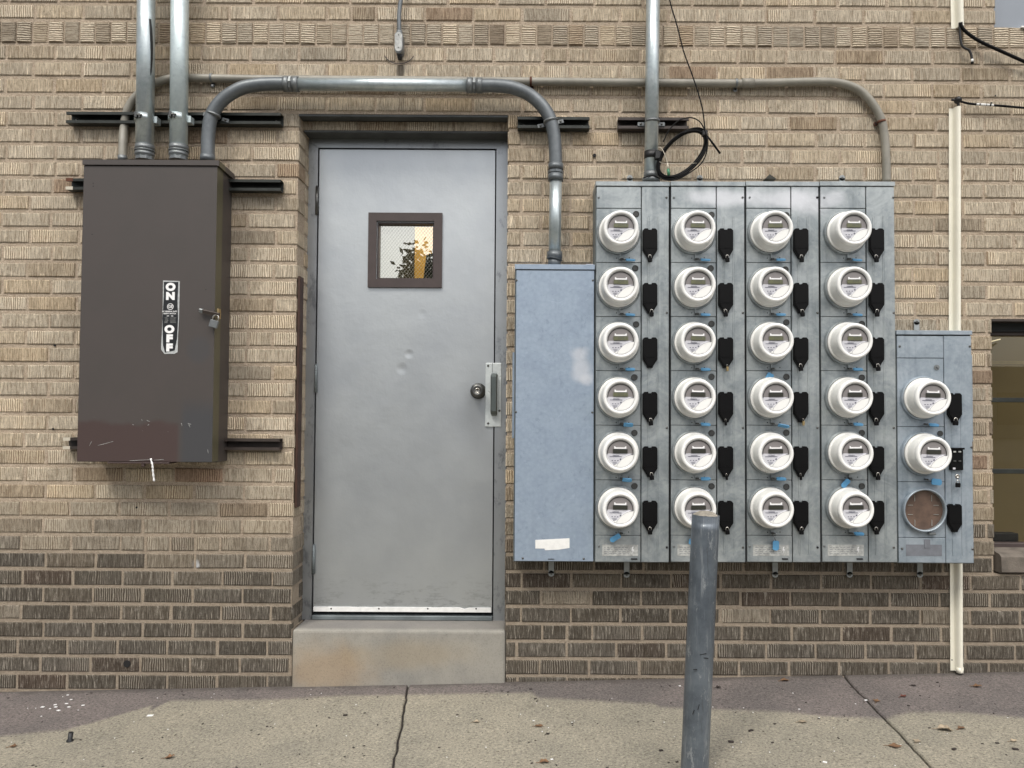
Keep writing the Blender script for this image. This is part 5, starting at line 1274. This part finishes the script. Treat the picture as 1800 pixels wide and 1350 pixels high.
for (a, b) in ((1716, 1721), (1723, 1733), (1734, 1739), (1742, 1746)): 
    m.tube(pts([(a, 183.1+(a-1712)*.055), (b, 183.1+(b-1712)*.055)], -.0268), .0049, 10)
m.build('white_tape', M['tapewhite'], jb)
# coil of black cable
coil = thing('cable_coil', 'coil of thin black cable strapped beside the vertical conduit, hanging by a long strand', 'cable', W(1198, 310, -.10))
cc = W(1199, 270, -.105); SC = 1/445
m = MB()
for L_ in range(7):
    P_ = []; ax = (53+rnd.uniform(-4, 4))*SC; bx2 = (29+rnd.uniform(-4, 3))*SC; th0 = R(45+rnd.uniform(-3, 3)); ox, oz = rnd.uniform(-1.5, 1.5)*SC, rnd.uniform(-1.5, 1.5)*SC; yy = -.098-rnd.random()*.016
    for k in range(41):
        a = 2*math.pi*k/40; u, v = math.cos(a)*ax, math.sin(a)*bx2
        P_.append((cc.x+ox+u*math.cos(th0)-v*math.sin(th0), yy+.004*math.sin(a*2+L_), cc.z+oz+u*math.sin(th0)+v*math.cos(th0)))
    m.tube(P_, .0036, 8, False)
m.build('loops', M['black'], coil)
m = MB(); m.tube(spline(pts([(1166, 249), (1176, 229), (1190, 214), (1203, 208), (1216, 207), (1229, 213), (1238, 227), (1243, 247), (1242, 268), (1232, 288), (1210, 305), (1188, 316), (1170, 316), (1158, 310)], -.118), 6), .0024, 8); m.build('outer_loop', M['black'], coil)
m = MB(); m.tube(spline(pts([(1158, -80), (1177, 0), (1190, 45), (1202, 91), (1214, 124), (1225, 156), (1232, 180), (1235.5, 195), (1238, 215), (1239.5, 232)], -.105), 6), .0027, 8); m.build('hanging_strand', M['black'], coil)
m = MB(); m.tube(pts([(1239.5, 234), (1253, 252), (1266, 270)], -.108), [.0030, .0045, .0042], 8); m.build('cut_end', M['black'], coil)
m = MB(); m.tube(spline(pts([(1266, 271), (1250, 281), (1234, 286), (1210, 287), (1185, 287.5), (1165, 287), (1157, 282)], -.112), 6), .0010, 6); m.tube(spline(pts([(1157, 259), (1162, 260), (1168, 270), (1172, 282), (1174, 291)], -.124), 6), .0016, 6); m.build('white_strand', M['cream'], coil)
m = MB(); q = pts([(1173.5, 287), (1174.5, 297)], -.124); m.tube(q, [.0022, .0045], 8); m.build('connector_boot', M['cream'], coil)
m = MB(); q = pts([(1174.5, 297), (1175.5, 308)], -.124); m.tube(q, [.0060, .0065], 6); m.build('connector', M['green'], coil)
m = MB(); q = W(1239, 234, -.106); m.box(q.x-.012, q.x+.010, -.118, -.092, q.z-.012, q.z+.010, .003); m.box(X(1150, 274, -.09), X(1160, 274, -.09), -.116, -.06, Z(1150, 282, -.09), Z(1150, 268, -.09), .002); m.build('binding_tape', M['black2'], coil)
m = MB(); m.tube(spline(pts([(1131, 313), (1140, 309.5), (1150, 309), (1160, 314)], -.105), 6), .0026, 6); m.build('loose_end', M['black'], coil)

# ------------------------------------------------------------------ bollard
YBo = -0.80; rB = 0.0413
tq = W(1240.5, 905, YBo); bq = W(1220.5, 1362, YBo)
ax_ = (tq-bq).normalized(); gq = bq-ax_*0.25
bo = thing('bollard', 'grey scuffed steel bollard filled with concrete, leaning slightly in front of the second meter cabinet', 'bollard', bq)
m = MB(); P_ = [gq+(tq-gq)*k/24 for k in range(25)]; m.tube(P_, [rB*(1+.0015*mnoise.noise(Vector((k*.5, 0, 0)))) for k in range(25)], 40, False); m.tube([tq, tq-ax_*.004], [rB, rB], 40, False)
vs = []; n = 40
pv = ax_.orthogonal().normalized(); pw = ax_.cross(pv)
for r_ in (rB, rB*.93):
    for k in range(n): a = 2*math.pi*k/n; vs.append(tq+(pv*math.cos(a)+pw*math.sin(a))*r_)
m.add(vs, [(k, (k+1) % n, n+(k+1) % n, n+k) for k in range(n)])
m.build('steel_tube', M['bollard'], bo)
m = MB(); vs = []; ringsn = 6
for j in range(ringsn+1):
    rr = rB*.93*(1-j/ringsn); hh = .013*(1-(1-j/ringsn)**2)
    for k in range(24):
        a = 2*math.pi*k/24; p = tq+(pv*math.cos(a)+pw*math.sin(a))*rr; vs.append(p+ax_*(hh+.004*mnoise.noise(p*60)))
m.add(vs, [(j*24+k, j*24+(k+1) % 24, (j+1)*24+(k+1) % 24, (j+1)*24+k) for j in range(ringsn) for k in range(24)], False)
m.build('concrete_fill', M['concrete'], bo)
m = MB()
for (px, py, L, an) in ((1236, 1150, .02, .2), (1241, 1157, .014, -.1), (1222, 1177, .012, .1), (1228, 1243, .016, 1.3), (1219, 1252, .014, 1.2)):
    q = W(px, py, YBo-rB-.0005); mm = Matrix.Translation(q) @ Matrix.Rotation(-an, 4, 'Y'); m.box(-L/2, L/2, -.0005, .002, -.0009, .0009, 0, 1, mm)
m.build('nick', M['dark'], bo, kind='stuff')

# ------------------------------------------------------------------ litter on the sidewalk
def leaf(px, py, size, mat, label, seed, curl=.5, rot=0.0):
    p = PG(px, py); r_ = random.Random(seed); m = MB(); n = 9; vs = []; fs = []
    for i in range(n):
        t = i/(n-1); wd = math.sin(math.pi*min(1, t*1.02+.02))**.8*(.36+.12*math.sin(t*11+seed))
        for j in range(5):
            s_ = (j-2)/2; u = (t-.5); v = s_*wd
            z = .035+curl*(v*v*1.3+.22*math.sin(t*5+seed)*t)+.05*mnoise.noise(Vector((t*4, s_*2, seed)))+.06
            vs.append((u*size, v*size, max(.004, z*size)))
    fs = [(i*5+j, i*5+j+1, (i+1)*5+j+1, (i+1)*5+j) for i in range(n-1) for j in range(4)]
    mm = Matrix.Translation((p.x, p.y, G(p.x, p.y))) @ Matrix.Rotation(rot, 4, 'Z')
    vs = [mm @ Vector(v) for v in vs]; m.add(vs, fs); 
    a = mm @ Vector((-.5*size, 0, .06*size)); b = mm @ Vector((-.85*size, .05*size, .02*size)); m.tube([a, b], .0009, 5)
    o = m.build('fallen_leaf', mat); tag(o, label, 'leaf', 'dry fallen leaves on the sidewalk')
leaf(1380, 1197, .036, M['leaf'], 'curled brown leaf against the wall right of the bollard', 1, .9, .2)
leaf(1541, 1233, .030, M['leaf'], 'small brown leaf just right of the slab joint near the wall', 2, .8, 1)
leaf(1588, 1225, .026, M['leaf3'], 'small dark red leaf between the joint and the cream guard', 3, .8, .3)
leaf(1718, 1208, .034, M['leaf'], 'brown leaf near the wall right of the cream cable guard', 4, .8, -.4)
leaf(1411, 1270, .030, M['leaf2'], 'flat tan leaf between the bollard and the slab joint', 5, .4, 0)
leaf(1662, 1284, .050, M['leaf2'], 'largest pale curled leaf lying at the lower right', 6, .9, -.3)
leaf(1690, 1281, .030, M['leaf'], 'small brown leaf touching the right side of the largest curled leaf', 7, .8, .5)
leaf(1612, 1304, .030, M['leaf2'], 'pale crumpled leaf beside the slab joint at the lower right', 8, 1.0, .9)
leaf(1574, 1313, .042, M['leaf'], 'narrow brown leaf left of the slab joint at the lower right', 9, .3, -.25)
leaf(1782, 1304, .024, M['leaf2'], 'small pale leaf at the right edge of the sidewalk', 10, .9, 0)
leaf(1263, 1210, .024, M['chip'], 'dark folded leaf against the wall just right of the bollard', 11, 1.2, 0)
leaf(957, 1341, .032, M['leaf'], 'orange brown leaf at the bottom edge left of the bollard', 12, .8, .1)
leaf(948, 1277, .030, M['leaf'], 'thin rust coloured leaf scrap below the blue-grey panel', 13, .2, .05)
leaf(838, 1270, .026, M['leaf2'], 'small pale curled leaf in front of the doorstep, right of the joint', 14, 1.1, .1)
leaf(24, 1313, .028, M['leaf'], 'curled brown leaf at the far left of the sidewalk', 15, 1.0, .3)
leaf(298, 1333, .032, M['leaf'], 'curled brown leaf at the bottom left of the sidewalk', 16, 1.0, .2)
leaf(963, 1291, .016, M['chip'], 'tiny dark leaf scrap below the rust coloured one', 17, .6, .5)
leaf(1606, 1206, .020, M['chip'], 'tiny black leaf scrap near the wall left of the cream guard', 18, .5, -.2)
# bits too small to count: bark chips, white paint flecks
m = MB()
for (px, py, s_) in ((1677, 1318, 8), (1285, 1305, 9), (1320, 1285, 8), (1162, 1320, 7), (941, 1229, 6), (607, 1258, 8), (641, 1254, 5), (1362, 1273, 5), (1358, 1306, 5), (1597, 1241, 5), (1648, 1200, 5), (1753, 1307, 6), (442, 1284, 4), (606, 1331, 4), (1190, 1340, 5), (933, 1212, 6), (1785, 1318, 9), (540, 1230, 4), (893, 1217, 5)):
    p = PG(px, py); L = s_/480; m.box(-L/2, L/2, -L*.3, L*.3, 0.0005, L*.28, L*.1, 1, Matrix.Translation((p.x, p.y, G(p.x, p.y))) @ Matrix.Rotation(rnd.uniform(-.6, .6), 4, 'Z'))
for k in range(150):
    px, py = rnd.uniform(10, 1790), 1205+rnd.random()**1.3*145; p = PG(px, py)
    if p.y > -.03: p.y = -.03
    L = rnd.uniform(.0015, .0045); m.box(-L, L, -L*.5, L*.5, 0.0002, L*.5, 0, 1, Matrix.Translation((p.x, p.y, G(p.x, p.y))) @ Matrix.Rotation(rnd.uniform(0, 3), 4, 'Z'))
o = m.build('bark_bits', M['chip'], kind='stuff'); tag(o, 'scattered dark bark chips and grit on the sidewalk', 'debris')
m = MB()
for (px, py, s_) in ((119, 1222, 4), (125, 1230, 4), (117, 1237, 5), (97, 1239, 5), (98, 1243, 5), (103, 1249, 6), (75, 1243, 6), (121, 1243, 5), (146, 1240, 5), (88, 1246, 3), (264, 1258, 10), (1195, 1206, 4), (1450, 1340, 6), (1522, 1231, 5), (1405, 1247, 3), (655, 1141, 0), (938, 1267, 3), (970, 1335, 4)):
    if s_ == 0: continue
    p = PG(px, py); L = s_/480; m.box(-L/2, L/2, -L*.35, L*.35, 0.0002, .0015, 0, 1, Matrix.Translation((p.x, p.y, G(p.x, p.y))) @ Matrix.Rotation(rnd.uniform(-.5, .5), 4, 'Z'))
for k in range(60):
    px, py = rnd.uniform(10, 1790), 1205+rnd.random()*145; p = PG(px, py)
    if p.y > -.03: continue
    L = rnd.uniform(.001, .0022); m.box(-L, L, -L, L, 0.0002, .0012, 0, 1, Matrix.Translation((p.x, p.y, G(p.x, p.y))))
o = m.build('paint_flecks', M['signwhite'], kind='stuff'); tag(o, 'small white paint flecks scattered on the sidewalk', 'debris')
p = PG(123, 1303); m = MB(); m.tube([(p.x, p.y, G(p.x, p.y)-.01), (p.x, p.y, G(p.x, p.y)+.004), (p.x, p.y, G(p.x, p.y)+.008), (p.x+.003, p.y, G(p.x, p.y)+.030)], [.0115, .0115, .0075, .0082], 14); o = m.build('rubber_stub', M['black2']); tag(o, 'short black rubber stub standing on the sidewalk at the left', 'stub')
# wall marks: small anchors and plugged holes
def wallhole(px, py, r_, mat, lab_=None):
    q = W(px, py, -.002); m = MB(); m.cyl((q.x, .004, q.z), (0, -1, 0), r_, .0065, 14); return m.build('old_anchor', mat, wall)
for (px, py, r_) in ((1045, 273, .007), (95.5, 607, .004), (93, 754, .004), (240, 892, .004), (1743, 181, .0035), (1750, 168, .003)): wallhole(px, py, r_, M['dark'])
wallhole(223, 1167, .014, M['black2']); wallhole(224, 1167, .009, M['grey_label']) if False else None

# ------------------------------------------------------------------ what stands across the street (seen in the panes and gloss)
def tree(x, y, h, cr, seed, label):
    r_ = random.Random(seed); z = G(x, y)-.12
    th = thing('street_tree', label, 'tree', (x, y, z), 'trees across the street')
    m = MB(); m.tube(spline([(x, y, z), (x+.05, y, z+h*.25), (x-.1, y, z+h*.5), (x, y, z+h*.8)], 4), [.20-.013*i for i in range(13)], 10)
    tips = []
    for k in range(9):
        a = r_.uniform(0, 6.28); z0 = z+h*r_.uniform(.3, .6); e = (x+math.cos(a)*cr*.7, y+math.sin(a)*cr*.7, z0+h*r_.uniform(.1, .3)); tips.append(e)
        m.tube(spline([(x, y, z0), (x+math.cos(a)*cr*.3, y+math.sin(a)*cr*.3, z0+h*.08), e], 3), [.07, .06, .05, .04, .03, .025, .015], 6)
    m.build('trunk', M['bark'], th)
    m = MB()
    for k in range(6500):
        t = r_.choice(tips) if r_.random() < .75 else (x, y, z+h*.72)
        p = Vector(t)+Vector((r_.gauss(0, cr*.28), r_.gauss(0, cr*.28), r_.gauss(0, h*.055)))
        s_ = r_.uniform(.09, .2); a = Vector((r_.uniform(-1, 1), r_.uniform(-1, 1), r_.uniform(-.6, .6))).normalized(); b = a.orthogonal().normalized()
        m.add([p-a*s_, p+b*s_*.6, p+a*s_, p-b*s_*.6], [(0, 1, 2, 3)])
    m.build('crown', M['foliage'], th, kind='stuff')
def back(px, py, L):
    """the point that a pane at the wall mirrors at this place in the picture, L metres out"""
    q = W(px, py, FY); d = ray(px, py); return Vector((q.x+d.x*L, FY-d.y*L, q.z+d.z*L))
b_ = back(746, 500, 34); tree(b_.x, b_.y, (b_.z-G(b_.x, b_.y))/.72-.75, 1.25, 5, 'broad tree across the street mirrored in the door pane')
tree(9, -19, 7.5, 3.0, 8, 'tall tree across the street opposite the meters'); tree(-12, -22, 7, 3.2, 9, 'wide tree across the street left of the door')
bld = thing('far_building', 'low pale building across the street', 'building', (0, -44, G(0, -44)-.12)); m = MB(); m.box(-34, 34, -50, -44, -2, 4.2); m.build('facade', M['facade'], bld)
for k in range(14):
    m = MB(); x = -31+k*4.6; m.box(x, x+2.2, -43.99, -43.9, .6, 2.6); m.build('window', M['bronze'], bld)
